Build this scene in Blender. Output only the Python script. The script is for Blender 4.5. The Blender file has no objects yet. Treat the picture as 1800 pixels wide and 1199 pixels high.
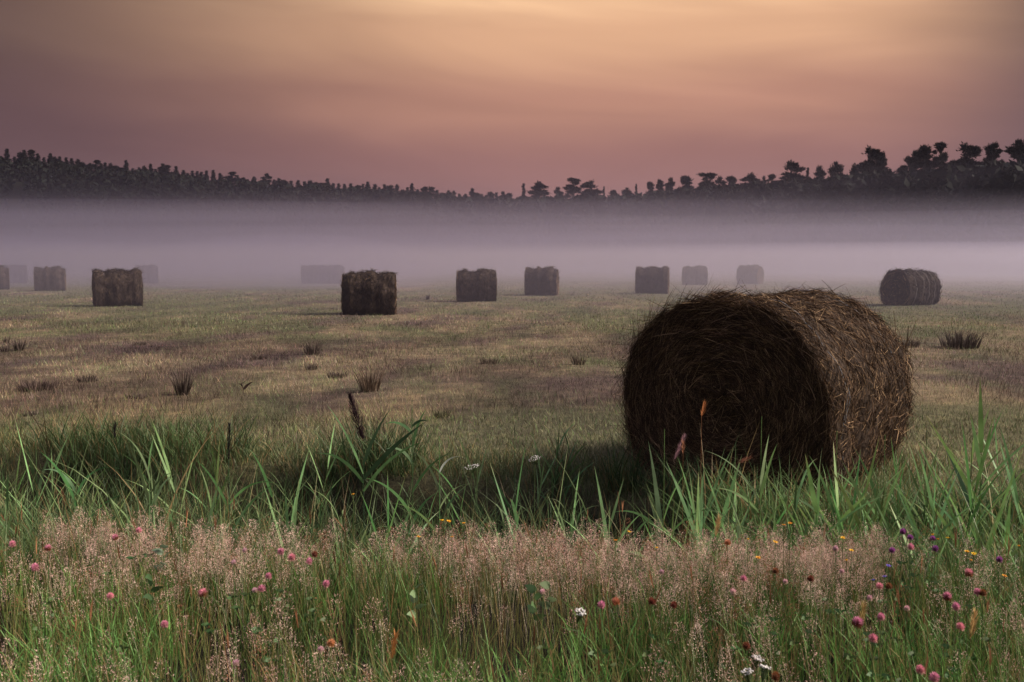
import bpy, math, random
import numpy as np
from mathutils import Vector, Matrix

# ------------------------------------------------------------------ camera, world, light, exposure
S = bpy.context.scene
C = S.collection
R = math.radians
FPX = 1700.0                       # focal length in pixels of the 1800 px wide photograph
CAM_H = 1.56
PITCH = math.atan(140.5 / FPX)     # looking slightly down
cd = bpy.data.cameras.new('camera')
cam = bpy.data.objects.new('camera', cd)
C.objects.link(cam)
cam.location = (0, 0, CAM_H)
cam.rotation_euler = (R(90) - PITCH, 0, 0)
cd.sensor_width = 36
cd.lens = 36 * FPX / 1800
cd.clip_start = 0.05
cd.clip_end = 6000
cd.dof.use_dof = True
cd.dof.focus_distance = 6.6
cd.dof.aperture_fstop = 7.0
S.camera = cam

S.view_settings.view_transform = 'Standard'
S.view_settings.look = 'None'
S.view_settings.exposure = 0.7
S.view_settings.gamma = 1.0
S.cycles.use_denoising = True
S.cycles.volume_bounces = 1
S.cycles.max_bounces = 6
S.cycles.diffuse_bounces = 3
S.cycles.transmission_bounces = 4
S.cycles.transparent_max_bounces = 8

SUN_AZ = R(92)                     # clockwise from the view direction (+Y)
SUN_EL = R(35)
W = bpy.data.worlds.new('World')
S.world = W
W.use_nodes = True
nt = W.node_tree
nt.nodes.clear()


def nd(t, typ, **kw):
    n = t.nodes.new(typ)
    for k, v in kw.items():
        setattr(n, k, v)
    return n


def math_node(t, op, a, b=None, c=None, clamp=False):
    n = t.nodes.new('ShaderNodeMath')
    n.operation = op
    n.use_clamp = clamp
    for i, v in enumerate((a, b, c)):
        if v is None:
            continue
        if isinstance(v, (int, float)):
            n.inputs[i].default_value = v
        else:
            t.links.new(v, n.inputs[i])
    return n.outputs[0]


def ramp(t, fac, stops, interp='EASE'):
    n = t.nodes.new('ShaderNodeValToRGB')
    n.color_ramp.interpolation = interp
    e = n.color_ramp.elements
    while len(e) < len(stops):
        e.new(0.5)
    for i, (p, c) in enumerate(stops):
        e[i].position = p
        e[i].color = (*c, 1) if len(c) == 3 else c
    t.links.new(fac, n.inputs[0])
    return n.outputs[0]


def mixc(t, fac, a, b, mode='MIX'):
    n = t.nodes.new('ShaderNodeMix')
    n.data_type = 'RGBA'
    n.blend_type = mode
    for i, v in ((0, fac), (6, a), (7, b)):
        if isinstance(v, (int, float)):
            n.inputs[i].default_value = v
        elif isinstance(v, tuple):
            n.inputs[i].default_value = (*v, 1)
        else:
            t.links.new(v, n.inputs[i])
    return n.outputs[2]


tc = nd(nt, 'ShaderNodeTexCoord')
sep = nd(nt, 'ShaderNodeSeparateXYZ')
nt.links.new(tc.outputs['Generated'], sep.inputs[0])
X_, Y_, Z_ = sep.outputs
el = math_node(nt, 'ARCSINE', Z_)                       # elevation of the sky direction
az = math_node(nt, 'ARCTAN2', X_, Y_)                   # bearing, 0 ahead, positive to the right
# soft streaks of cloud: noise over bearing and stretched elevation
cmb = nd(nt, 'ShaderNodeCombineXYZ')
nt.links.new(math_node(nt, 'MULTIPLY', az, 1.5), cmb.inputs[0])
tilt = math_node(nt, 'ADD', math_node(nt, 'MULTIPLY', el, 9.0), math_node(nt, 'MULTIPLY', az, 0.7))
nt.links.new(tilt, cmb.inputs[1])
nz = nd(nt, 'ShaderNodeTexNoise')
nz.inputs['Scale'].default_value = 1.7
nz.inputs['Detail'].default_value = 3.5
nz.inputs['Roughness'].default_value = 0.5
nz.inputs['Distortion'].default_value = 0.5
nt.links.new(cmb.outputs[0], nz.inputs['Vector'])
streak = math_node(nt, 'SUBTRACT', nz.outputs[0], 0.5)
elw = math_node(nt, 'ADD', el, math_node(nt, 'MULTIPLY', streak, 0.055))
f_el = math_node(nt, 'DIVIDE', elw, 0.80, clamp=True)    # 0 at the horizon, 1 at 46 degrees
warm = ramp(nt, f_el, [(0.0, (0.225, 0.118, 0.130)), (0.12, (0.335, 0.162, 0.145)), (0.20, (0.51, 0.255, 0.18)),
                       (0.28, (0.78, 0.44, 0.26)), (0.37, (1.18, 0.76, 0.43)), (0.55, (0.64, 0.50, 0.45)),
                       (0.75, (0.38, 0.345, 0.42))])
cool = ramp(nt, f_el, [(0.0, (0.100, 0.066, 0.088)), (0.14, (0.110, 0.063, 0.072)), (0.27, (0.088, 0.055, 0.055)),
                       (0.37, (0.060, 0.040, 0.040)), (0.6, (0.22, 0.19, 0.24)), (0.85, (0.36, 0.335, 0.43))])
# glow centred a little to the right of the view
da = math_node(nt, 'SUBTRACT', az, 0.20)
left = math_node(nt, 'LESS_THAN', da, 0.0)
wid = math_node(nt, 'ADD', 0.255, math_node(nt, 'MULTIPLY', left, 0.25))
pw = math_node(nt, 'SUBTRACT', 4.0, left)
fall = math_node(nt, 'POWER', math_node(nt, 'DIVIDE', math_node(nt, 'ABSOLUTE', da), wid), pw)
glow = math_node(nt, 'EXPONENT', math_node(nt, 'MULTIPLY', fall, -1.0))
sky_c = mixc(nt, glow, cool, warm)
dim = math_node(nt, 'ADD', 1.0, math_node(nt, 'MULTIPLY', streak, 0.50))
sky_c = mixc(nt, 1.0, sky_c, dim, 'MULTIPLY')
bg = nd(nt, 'ShaderNodeBackground')
bg.inputs['Strength'].default_value = 0.62
nt.links.new(sky_c, bg.inputs['Color'])
sk = nd(nt, 'ShaderNodeTexSky')
sk.sky_type = 'NISHITA'
sk.sun_disc = False
sk.sun_elevation = SUN_EL
sk.sun_rotation = SUN_AZ
sk.dust_density = 4.0
zen = ramp(nt, Z_, [(0.35, (0, 0, 0)), (0.8, (1, 1, 1))])   # the clear sky shows only high above the cloud veil
bg2 = nd(nt, 'ShaderNodeBackground')
bg2.inputs['Strength'].default_value = 0.03
nt.links.new(mixc(nt, 1.0, sk.outputs[0], zen, 'MULTIPLY'), bg2.inputs['Color'])
add = nd(nt, 'ShaderNodeAddShader')
nt.links.new(bg.outputs[0], add.inputs[0])
nt.links.new(bg2.outputs[0], add.inputs[1])
wo = nd(nt, 'ShaderNodeOutputWorld')
nt.links.new(add.outputs[0], wo.inputs[0])

sd = bpy.data.lights.new('sun', 'SUN')
sd.energy = 4.8
sd.angle = R(26)
sd.color = (1.0, 0.86, 0.72)
so = bpy.data.objects.new('sun', sd)
C.objects.link(so)
sdir = Vector((math.sin(SUN_AZ) * math.cos(SUN_EL), math.cos(SUN_AZ) * math.cos(SUN_EL), math.sin(SUN_EL)))
so.rotation_euler = sdir.to_track_quat('Z', 'Y').to_euler()

# ------------------------------------------------------------------ helpers
rng = np.random.default_rng(11)
random.seed(11)
CAMR = Matrix.Rotation(R(90) - PITCH, 3, 'X')


def ray(px, py):
    v = CAMR @ Vector((px - 900.0, -(py - 599.5), -FPX))
    return v / v.y


def at_z(px, py, z):
    """the point of the plane at height z seen at photograph pixel px, py"""
    v = ray(px, py)
    return Vector((0, 0, CAM_H)) + v * ((z - CAM_H) / v.z)


def at_d(px, py, d):
    return Vector((0, 0, CAM_H)) + ray(px, py) * d


def hsh(ix, iy, s):
    h = (ix.astype(np.int64) * 374761393 + iy.astype(np.int64) * 668265263 + s * 1442695041) & 0x7fffffff
    h = ((h ^ (h >> 13)) * 1274126177) & 0x7fffffff
    return ((h ^ (h >> 16)) & 0xffff) / 65535.0


def vnoise(x, y, s=0):
    x = np.asarray(x, float)
    y = np.asarray(y, float)
    ix, iy = np.floor(x), np.floor(y)
    fx, fy = x - ix, y - iy
    fx, fy = fx * fx * (3 - 2 * fx), fy * fy * (3 - 2 * fy)
    a, b = hsh(ix, iy, s), hsh(ix + 1, iy, s)
    c, d = hsh(ix, iy + 1, s), hsh(ix + 1, iy + 1, s)
    return (a * (1 - fx) + b * fx) * (1 - fy) + (c * (1 - fx) + d * fx) * fy


def fbm(x, y, s=0, o=4):
    t, a, n = 0, 0.5, 0
    for k in range(o):
        t = t + a * vnoise(np.asarray(x) * 2 ** k + 17.3 * k, np.asarray(y) * 2 ** k - 9.1 * k, s + k)
        n += a
        a *= 0.55
    return t / n


def sstep(a, b, v):
    t = np.clip((np.asarray(v, float) - a) / (b - a), 0, 1)
    return t * t * (3 - 2 * t)


# skyline of the wood: bearing (photograph column), distance, row of the tree tops
SKY_PX = [-400, 0, 100, 190, 300, 420, 520, 640, 720, 850, 880, 1000, 1100, 1200, 1300, 1380, 1450, 1520, 1600, 1700, 1800, 2200]
SKY_PY = [268, 276, 282, 294, 303, 315, 323, 328, 336, 347, 348, 342, 340, 330, 322, 316, 312, 304, 300, 292, 284, 270]
SKY_D = [480, 460, 450, 440, 430, 420, 410, 395, 380, 340, 330, 310, 290, 260, 240, 225, 212, 200, 190, 175, 165, 160]
TREE_H = [15.5, 15.5, 15.5, 15.5, 15.5, 15.5, 15.5, 15.5, 15.5, 15, 15, 14.5, 14, 14, 14, 14, 14, 14, 14, 14, 14, 14]


def wood_line(px):
    d = np.interp(px, SKY_PX, SKY_D)
    top = CAM_H + d * (459 - np.interp(px, SKY_PX, SKY_PY)) / FPX
    return d, top, top - np.interp(px, SKY_PX, TREE_H)


def ditch_far(x):
    return np.interp(x, [-9, -4, -1, 0.4, 1.0, 1.6, 3.0, 9], [8.4, 7.7, 7.1, 6.75, 6.15, 5.45, 5.35, 5.5])


def ditch_near(x):
    return np.interp(x, [-9, -3, 0, 1.5, 1.9, 3.0, 9], [4.75, 4.55, 4.45, 4.3, 4.1, 3.9, 3.9])


def ground_z(x, y):
    x = np.asarray(x, float)
    y = np.asarray(y, float)
    z = 0.05 * (fbm(x * 0.35, y * 0.35, 3, 3) - 0.5)
    z = z + 0.022 * (fbm(x * 2.2, y * 2.2, 5, 3) - 0.5)
    z = z + 0.05 * sstep(7.0, 9.5, y) * (fbm(x * 1.0 + 7, y * 0.7, 55, 4) - 0.5)
    wob = 0.25 * (vnoise(x * 1.1, y * 0.0 + 3.7, 9) - 0.5)
    n, f = ditch_near(x) + wob, ditch_far(x) + wob
    dip = sstep(n - 0.25, n + 0.35, y) * (1 - sstep(f - 0.45, f + 0.02, y))
    z = z - 0.72 * dip * (0.85 + 0.3 * vnoise(x * 0.9, y * 0.9, 8))
    z = z + 0.04 * sstep(n - 0.8, n - 0.3, y) * (1 - sstep(n - 0.2, n + 0.2, y))
    d = np.hypot(x, y)
    px = 900 + FPX * x / np.maximum(y, 1.0)
    dd, top, gz = wood_line(np.clip(px, -400, 2200))
    z = z + np.where(y > 1, gz * sstep(dd * 0.74, dd * 0.97, d), 0)
    return z


def gz1(x, y):
    return float(ground_z(np.array([x]), np.array([y]))[0])


def link(name, me, mat=None, parent=None):
    o = bpy.data.objects.new(name, me)
    C.objects.link(o)
    if mat is not None and me is not None and not me.materials:
        me.materials.append(mat)
    if parent is not None:
        o.parent = parent
    return o


def tag(o, label=None, cat=None, group=None, kind=None):
    if label:
        o['label'] = label
    if cat:
        o['category'] = cat
    if group:
        o['group'] = group
    if kind:
        o['kind'] = kind
    return o


def thing(name, loc, label, cat, group=None, rz=0.0):
    o = bpy.data.objects.new(name, None)
    o.empty_display_size = 0.1
    C.objects.link(o)
    o.location = loc
    o.rotation_euler = (0, 0, rz)
    return tag(o, label, cat, group)


KIDS = {}


def dup(root, loc, rz, label, group=None, scale=(1, 1, 1), tilt_xy=(0, 0)):
    r = root.copy()
    C.objects.link(r)
    r.location = loc
    r.rotation_euler = (tilt_xy[0], tilt_xy[1], rz)
    r.scale = scale
    r['label'] = label
    if group:
        r['group'] = group
    for ch in KIDS[root.name]:
        c = ch.copy()
        C.objects.link(c)
        c.parent = r
    return r


def quads_mesh(name, V, F, col=None, smooth=False):
    """V (n,3), F (m,3 or 4) int, col (n,3)"""
    me = bpy.data.meshes.new(name)
    V = np.asarray(V, np.float32)
    F = np.asarray(F, np.int32)
    k = F.shape[1]
    me.vertices.add(len(V))
    me.vertices.foreach_set('co', V.ravel())
    me.loops.add(F.size)
    me.loops.foreach_set('vertex_index', F.ravel())
    me.polygons.add(len(F))
    me.polygons.foreach_set('loop_start', np.arange(0, F.size, k, dtype=np.int32))
    me.polygons.foreach_set('loop_total', np.full(len(F), k, np.int32))
    me.polygons.foreach_set('use_smooth', np.full(len(F), smooth, bool))
    if col is not None:
        a = me.color_attributes.new('Col', 'FLOAT_COLOR', 'POINT')
        cc = np.ones((len(V), 4), np.float32)
        cc[:, :3] = col
        a.data.foreach_set('color', cc.ravel())
    me.update(calc_edges=True)
    return me


class Pile:
    """collects quads with vertex colours into one mesh"""

    def __init__(s):
        s.v, s.f, s.c, s.n = [], [], [], 0

    def add(s, V, F, col):
        V = np.asarray(V, np.float32)
        s.v.append(V)
        s.f.append(np.asarray(F, np.int64) + s.n)
        s.c.append(np.broadcast_to(np.asarray(col, np.float32), V.shape))
        s.n += len(V)

    def mesh(s, name, smooth=False):
        return quads_mesh(name, np.concatenate(s.v), np.concatenate(s.f), np.concatenate(s.c), smooth)


def strips(P, T, U, length, width, segs, bend, prof='blade', rnd=None):
    """curved ribbons. P root (n,3), T start direction, U direction they bend towards, bend in radians at the tip.
    returns V, F with (segs+1)*2 vertices per ribbon and the 0..1 parameter along it"""
    n = len(P)
    t = np.linspace(0, 1, segs + 1)
    length = np.broadcast_to(length, (n,))
    width = np.broadcast_to(width, (n,))
    bend = np.broadcast_to(bend, (n,))
    T = T / np.linalg.norm(T, axis=1, keepdims=True)
    U = U - (U * T).sum(1, keepdims=True) * T
    U = U / (np.linalg.norm(U, axis=1, keepdims=True) + 1e-9)
    side = np.cross(T, U)
    if rnd is not None:                                 # twist the ribbon about its own axis
        side = side * np.cos(rnd)[:, None] + U * np.sin(rnd)[:, None]
    pos = P[:, None, :].repeat(segs + 1, 1).astype(float).copy()
    for k in range(1, segs + 1):
        a = bend * ((k - 0.5) / segs) ** 1.5
        step = (T * np.cos(a)[:, None] + U * np.sin(a)[:, None]) * (length / segs)[:, None]
        pos[:, k] = pos[:, k - 1] + step
    if prof == 'blade':
        w = np.clip(np.minimum(1.0, 0.55 + 1.8 * t) * (1 - t ** 2.2), 0.03, 1)
    elif prof == 'stem':
        w = 1 - 0.6 * t
    else:
        w = np.ones_like(t)
    off = side[:, None, :] * (0.5 * width[:, None] * w[None, :])[:, :, None]
    V = np.stack([pos - off, pos + off], 2).reshape(-1, 3)
    base = (np.arange(n) * (segs + 1) * 2)[:, None]
    k = np.arange(segs)[None, :]
    i0 = base + 2 * k
    F = np.stack([i0, i0 + 1, i0 + 3, i0 + 2], 2).reshape(-1, 4)
    tt = np.tile(np.repeat(t, 2), n)
    return V, F, tt


def per_vert(c, segs):
    return np.repeat(c, (segs + 1) * 2, axis=0)


def rdir(n):
    a = rng.uniform(0, 2 * math.pi, n)
    return np.stack([np.cos(a), np.sin(a), np.zeros(n)], 1)


def blades(pile, xy, h, w, segs, lean, bend, cols, z=None, tipcol=None, prof='blade'):
    n = len(xy)
    z = ground_z(xy[:, 0], xy[:, 1]) if z is None else z
    P = np.column_stack([xy, z - 0.01])
    d = rdir(n)
    T = np.column_stack([np.zeros((n, 2)), np.ones(n)]) + d * (rng.uniform(0, 1, n) * lean)[:, None]
    U = d + rdir(n) * 0.3
    V, F, t = strips(P, T, U, h, w, segs, rng.uniform(0.2, 1, n) * bend, prof, rng.uniform(-1.2, 1.2, n))
    c = per_vert(cols, segs)
    if tipcol is not None:
        k = (t ** 1.6)[:, None]
        c = c * (1 - k) + per_vert(tipcol, segs) * k
    pile.add(V, F, c)


def tube(path, rad, sides=6):
    """closed tapered tube, quads only"""
    path = np.asarray(path, float)
    rad = np.broadcast_to(rad, (len(path),))
    V = []
    for i, p in enumerate(path):
        t = path[min(i + 1, len(path) - 1)] - path[max(i - 1, 0)]
        t = t / (np.linalg.norm(t) + 1e-9)
        a = np.cross(t, [0.3, 0.9, 0.2])
        a /= np.linalg.norm(a)
        b = np.cross(t, a)
        for k in range(sides):
            g = 2 * math.pi * k / sides
            V.append(p + rad[i] * (a * math.cos(g) + b * math.sin(g)))
    F = []
    for i in range(len(path) - 1):
        for k in range(sides):
            k2 = (k + 1) % sides
            F.append((i * sides + k, i * sides + k2, (i + 1) * sides + k2, (i + 1) * sides + k))
    return np.array(V), np.array(F)


def ball(r, seg=8, rings=6, sz=1.0, c=(0, 0, 0)):
    V, F = [], []
    for i in range(rings + 1):
        ph = math.pi * i / rings
        for k in range(seg):
            g = 2 * math.pi * k / seg
            V.append((c[0] + r * math.sin(ph) * math.cos(g), c[1] + r * math.sin(ph) * math.sin(g), c[2] + r * sz * math.cos(ph)))
    for i in range(rings):
        for k in range(seg):
            k2 = (k + 1) % seg
            F.append((i * seg + k, (i + 1) * seg + k, (i + 1) * seg + k2, i * seg + k2))
    return np.array(V), np.array(F)


# ------------------------------------------------------------------ materials
def plant_mat(name, rough=0.55, trans=0.25, vary=0.0, spec=0.25):
    m = bpy.data.materials.new(name)
    m.use_nodes = True
    t = m.node_tree
    t.nodes.clear()
    a = nd(t, 'ShaderNodeAttribute', attribute_name='Col')
    col = a.outputs['Color']
    # blotches along the blades
    tcn = nd(t, 'ShaderNodeTexCoord')
    no = nd(t, 'ShaderNodeTexNoise')
    no.inputs['Scale'].default_value = 14
    no.inputs['Detail'].default_value = 2
    t.links.new(tcn.outputs['Object'], no.inputs['Vector'])
    col = mixc(t, 1.0, col, ramp(t, no.outputs[0], [(0.3, (0.72, 0.72, 0.72)), (0.7, (1.2, 1.2, 1.2))], 'LINEAR'), 'MULTIPLY')
    if vary:
        oi = nd(t, 'ShaderNodeObjectInfo')
        hs = nd(t, 'ShaderNodeHueSaturation')
        t.links.new(math_node(t, 'ADD', 0.5 - vary * 0.06, math_node(t, 'MULTIPLY', oi.outputs['Random'], vary * 0.12)), hs.inputs['Hue'])
        t.links.new(math_node(t, 'ADD', 1 - vary * 0.4, math_node(t, 'MULTIPLY', oi.outputs['Random'], vary * 0.8)), hs.inputs['Value'])
        t.links.new(col, hs.inputs['Color'])
        col = hs.outputs[0]
    p = nd(t, 'ShaderNodeBsdfPrincipled')
    p.inputs['Roughness'].default_value = rough
    p.inputs['Specular IOR Level'].default_value = spec
    t.links.new(col, p.inputs['Base Color'])
    out = nd(t, 'ShaderNodeOutputMaterial')
    if trans:
        tr = nd(t, 'ShaderNodeBsdfTranslucent')
        t.links.new(col, tr.inputs['Color'])
        mx = nd(t, 'ShaderNodeMixShader')
        mx.inputs[0].default_value = trans
        t.links.new(p.outputs[0], mx.inputs[1])
        t.links.new(tr.outputs[0], mx.inputs[2])
        t.links.new(mx.outputs[0], out.inputs[0])
    else:
        t.links.new(p.outputs[0], out.inputs[0])
    return m


M_GRASS = plant_mat('grass_blades', 0.5, 0.30)
M_REED = plant_mat('reed_leaf', 0.5, 0.30, 0.5, 0.22)
M_PINK = plant_mat('seed_heads', 0.8, 0.30, 0, 0.1)
M_STUB = plant_mat('stubble_straw', 0.75, 0.15, 0, 0.15)
M_HAY = plant_mat('hay_straw', 0.85, 0.0, 0, 0.08)
M_PETAL = plant_mat('petals', 0.6, 0.25, 0.3, 0.2)
M_TREE = plant_mat('needles', 0.8, 0.0, 0.4, 0.1)
M_BARK = plant_mat('bark', 0.9, 0.0, 0, 0.1)


def ground_mat():
    m = bpy.data.materials.new('field_soil_and_turf')
    m.use_nodes = True
    t = m.node_tree
    t.nodes.clear()
    a = nd(t, 'ShaderNodeAttribute', attribute_name='Col')
    g = nd(t, 'ShaderNodeNewGeometry')
    n1 = nd(t, 'ShaderNodeTexNoise')
    n1.inputs['Scale'].default_value = 3.1
    n1.inputs['Detail'].default_value = 8
    n1.inputs['Roughness'].default_value = 0.72
    t.links.new(g.outputs['Position'], n1.inputs['Vector'])
    n2 = nd(t, 'ShaderNodeTexNoise')
    n2.inputs['Scale'].default_value = 60
    n2.inputs['Detail'].default_value = 4
    t.links.new(g.outputs['Position'], n2.inputs['Vector'])
    c = mixc(t, 1.0, a.outputs['Color'], ramp(t, n1.outputs[0], [(0.30, (0.45, 0.42, 0.42)), (0.52, (0.95, 0.95, 0.92)), (0.72, (1.75, 1.65, 1.4))], 'LINEAR'), 'MULTIPLY')
    c = mixc(t, 1.0, c, ramp(t, n2.outputs[0], [(0.3, (0.6, 0.6, 0.6)), (0.7, (1.35, 1.35, 1.35))], 'LINEAR'), 'MULTIPLY')
    p = nd(t, 'ShaderNodeBsdfPrincipled')
    p.inputs['Roughness'].default_value = 0.95
    p.inputs['Specular IOR Level'].default_value = 0.1
    t.links.new(c, p.inputs['Base Color'])
    b = nd(t, 'ShaderNodeBump')
    b.inputs['Strength'].default_value = 0.8
    b.inputs['Distance'].default_value = 0.04
    t.links.new(n1.outputs[0], b.inputs['Height'])
    t.links.new(b.outputs[0], p.inputs['Normal'])
    o = nd(t, 'ShaderNodeOutputMaterial')
    t.links.new(p.outputs[0], o.inputs[0])
    return m


def patch_colour(x, y):
    """colour of the mown field: wide patches and swaths of brown straw, tan and green regrowth"""
    brown = np.array([0.125, 0.090, 0.082])
    tan = np.array([0.245, 0.190, 0.130])
    green = np.array([0.122, 0.130, 0.072])
    q = y + 0.25 * x
    a = 0.45 * fbm(x * 0.25 + 4, q * 0.2, 21, 3) + 0.55 * fbm(x * 1.3 + 4, q * 0.7, 23, 5)
    b = 0.5 * fbm(x * 0.3 - 8, q * 0.2 + 5, 31, 3) + 0.5 * fbm(x * 1.5 - 8, q * 0.8 + 5, 33, 5)
    sw = 0.5 + 0.5 * np.sin((x - 0.22 * y + 2.2 * fbm(x * 0.05, y * 0.05, 51, 3)) * 2 * math.pi / 2.9)
    k = sstep(0.36, 0.62, a * 0.85 + 0.20 * sw)[..., None]
    c = brown * (1 - k) + tan * k
    nr = (1 - sstep(9.0, 13.0, y))[..., None]
    c = c * (1 + nr * np.array([0.18, 0.20, 0.02]))
    # the middle distance is browner, the strip beside the ditch greener, far field greener too
    mid = (sstep(8.5, 11, y) * (1 - sstep(17, 26, y)))
    near = 1 - sstep(7.5, 11.5, y - 0.25 * x)
    g = sstep(0.40, 0.62, b + 0.16 * near - 0.10 * mid + 0.09 * sstep(18, 30, y))[..., None]
    c = c * (1 - 0.75 * g) + green * 0.75 * g
    dk = (mid * sstep(0.42, 0.58, fbm(x * 0.7 + 31, y * 0.6 + 9, 71, 5)) * (1 - sstep(1.5, 6, x)))[..., None]
    c = c * (1 - dk * np.array([0.36, 0.40, 0.34]))
    return c


# ------------------------------------------------------------------ ground (one sheet to the horizon)
ys = np.concatenate([np.linspace(-60, 1.2, 24), 1.2 + (np.arange(1, 141) * 0.055), 8.9 * (1.0248 ** np.arange(1, 196))])
ys = ys[ys < 1050]
us = np.linspace(-1, 1, 301)
us = np.sign(us) * np.abs(us) ** 1.25
gx = us[None, :] * (np.maximum(ys, 0) * 1.05 + np.where(ys < 1.2, 70, 9 + 0 * ys))[:, None]
gy = np.repeat(ys[:, None], len(us), 1)
GZ = ground_z(gx, gy)
ny, nx = gx.shape
idx = np.arange(ny * nx).reshape(ny, nx)
F = np.stack([idx[:-1, :-1], idx[:-1, 1:], idx[1:, 1:], idx[1:, :-1]], 2).reshape(-1, 4)
xf, yf = gx.ravel(), gy.ravel()
gc = patch_colour(xf, yf) * 0.62
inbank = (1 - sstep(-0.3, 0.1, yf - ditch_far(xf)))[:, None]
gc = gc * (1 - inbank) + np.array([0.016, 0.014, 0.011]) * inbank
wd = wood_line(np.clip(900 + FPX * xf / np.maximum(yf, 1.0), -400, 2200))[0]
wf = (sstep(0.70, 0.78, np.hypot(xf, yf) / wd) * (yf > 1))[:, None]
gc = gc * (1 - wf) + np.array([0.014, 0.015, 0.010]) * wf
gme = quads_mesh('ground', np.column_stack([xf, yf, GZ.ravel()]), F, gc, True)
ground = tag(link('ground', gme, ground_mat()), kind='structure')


# ------------------------------------------------------------------ hay bales
def hay_cols(n, bright=1.0):
    dark = np.array([0.034, 0.024, 0.020])
    mid = np.array([0.165, 0.100, 0.058])
    lite = np.array([0.42, 0.28, 0.16])
    u = rng.uniform(0, 1, n)[:, None]
    c = dark + (mid - dark) * u ** 1.5
    k = (rng.uniform(0, 1, n) < 0.16)[:, None]
    c = np.where(k, lite * rng.uniform(0.6, 1.15, (n, 1)), c)
    return c * rng.uniform(0.75, 1.25, (n, 1)) * bright


def bale_shape(RW, RH, L, seed, ridges=0.0, lump=0.03, edge=0.05, taper=0.0):
    """returns surf(theta, s, r) for the curved side; the axis is +Y from 0 to L, the bale stands on z = 0"""
    def rad(th, s):
        c, sn = np.cos(th), np.sin(th)
        n = 2.2 + 1.1 * sstep(0.0, 0.6, -sn)
        r = 1.0 / ((np.abs(c) / RW) ** n + (np.abs(sn) / RH) ** n) ** (1 / n)
        e = np.minimum(s, L - s) / L
        r = r * (1 - taper * np.clip(s / L, 0, 1))
        r = r * (1 - edge * (1 - sstep(0, 0.10, e)))
        r = r + lump * (fbm(th * 2.1 + 3, s * 3.0 + seed, seed, 3) - 0.5) * 2
        r = r + ridges * 2 * (vnoise(s * 5.2 + seed * 3.7, 0.5 * np.cos(th) + 9, seed + 8) - 0.5)
        r = r + ridges * 0.6 * (vnoise(s * 11 + seed, 1.2 * np.cos(th) + 1.2 * np.sin(th) + 5, seed + 9) - 0.5)
        r = r + lump * 0.7 * (vnoise(np.cos(th) * 9 + 20, np.sin(th) * 9 + s * 9, seed + 4) - 0.5)
        return r

    def surf(th, s, k=1.0):
        r = rad(th, s) * k
        z = RH * 0.93 + r * np.sin(th)
        z = np.maximum(z, 0.02)
        return np.stack([r * np.cos(th), s + 0 * th, z], -1)
    return surf


def end_bulge(k, th, seed):
    return (0.045 if seed < 20 else 0.012) * (1 - k ** 2.5) + 0.035 * (vnoise(k * 7 + 5, th * 1.1 + 8, seed) - 0.5)


def bale_core(surf, L, seed):
    pile = Pile()
    nt_, ns_ = 72, 26
    th = np.linspace(0, 2 * math.pi, nt_, endpoint=False)
    s = np.linspace(0, L, ns_)
    TH, SS = np.meshgrid(th, s, indexing='ij')
    V = surf(TH, SS, 0.985).reshape(-1, 3)
    i = np.arange(nt_ * ns_).reshape(nt_, ns_)
    i2 = np.roll(i, -1, 0)
    F = np.stack([i[:, :-1], i2[:, :-1], i2[:, 1:], i[:, 1:]], 2).reshape(-1, 4)
    dk = np.array([0.050, 0.036, 0.028])
    pile.add(V, F, dk * rng.uniform(0.6, 1.3, (len(V), 1)))
    for e, sg in ((0.0, -1), (L, 1)):
        ks = np.linspace(0.0, 1.0, 12)
        KK, TH = np.meshgrid(ks, th, indexing='ij')
        V = surf(TH, np.full_like(TH, e), 1.0)
        cx, cz = 0.0, V[..., 2].mean()
        V[..., 0] = V[..., 0] * 0.985 * KK
        V[..., 2] = cz + (V[..., 2] - cz) * 0.985 * KK
        V[..., 1] = e + sg * end_bulge(KK, TH, seed) * (1 - KK ** 6)
        i = np.arange(12 * nt_).reshape(12, nt_)
        i2 = np.roll(i, -1, 1)
        F = np.stack([i[:-1], i2[:-1], i2[1:], i[1:]], 2).reshape(-1, 4)
        pile.add(V.reshape(-1, 3), F, dk * rng.uniform(0.6, 1.3, (V.size // 3, 1)))
    return pile.mesh('roll_core', True)


def end_straw(surf, L, e, sg, n, w, seed, lmin=0.07, lmax=0.26, bright=0.85):
    k = np.sqrt(rng.uniform(0.0005, 1, n)) * 0.995
    th = rng.uniform(0, 2 * math.pi, n)
    B = surf(th, np.full(n, e), 1.0)
    czz = surf(np.linspace(0, 6.283, 60), np.full(60, e), 1.0)[:, 2].mean()
    P = np.stack([B[:, 0] * k, e + sg * (end_bulge(k, th, seed) + rng.uniform(0.002, 0.02, n)), czz + (B[:, 2] - czz) * k], 1)
    # tangent of the coil, with scatter; the heart of the roll is tangled
    sc = np.where(k < 0.30, 1.2, 0.33 + 0.5 * (rng.uniform(0, 1, n) < 0.16))
    a = rng.normal(0, 1, n) * sc
    tx, tz = -np.sin(th), np.cos(th)
    rx, rz = np.cos(th), np.sin(th)
    fl = np.where(rng.uniform(0, 1, n) < 0.5, -1, 1)
    T = np.stack([(tx * np.cos(a) + rx * np.sin(a)) * fl, sg * rng.uniform(-0.05, 0.16, n), (tz * np.cos(a) + rz * np.sin(a)) * fl], 1)
    U = np.stack([-rx, sg * rng.uniform(-0.6, 0.1, n), -rz], 1)
    ln = rng.uniform(lmin, lmax, n) * (0.45 + 0.55 * k)
    V, F, t = strips(P, T, U, ln, w * rng.uniform(0.6, 1.4, n), 4, ln / (0.6 * k + 0.1) * 0.6, 'stem', rng.uniform(-1.57, 1.57, n) * 0.6 + 1.57)
    pile = Pile()
    pile.add(V, F, per_vert(hay_cols(n, bright), 4))
    return pile.mesh('end_straw')


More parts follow.
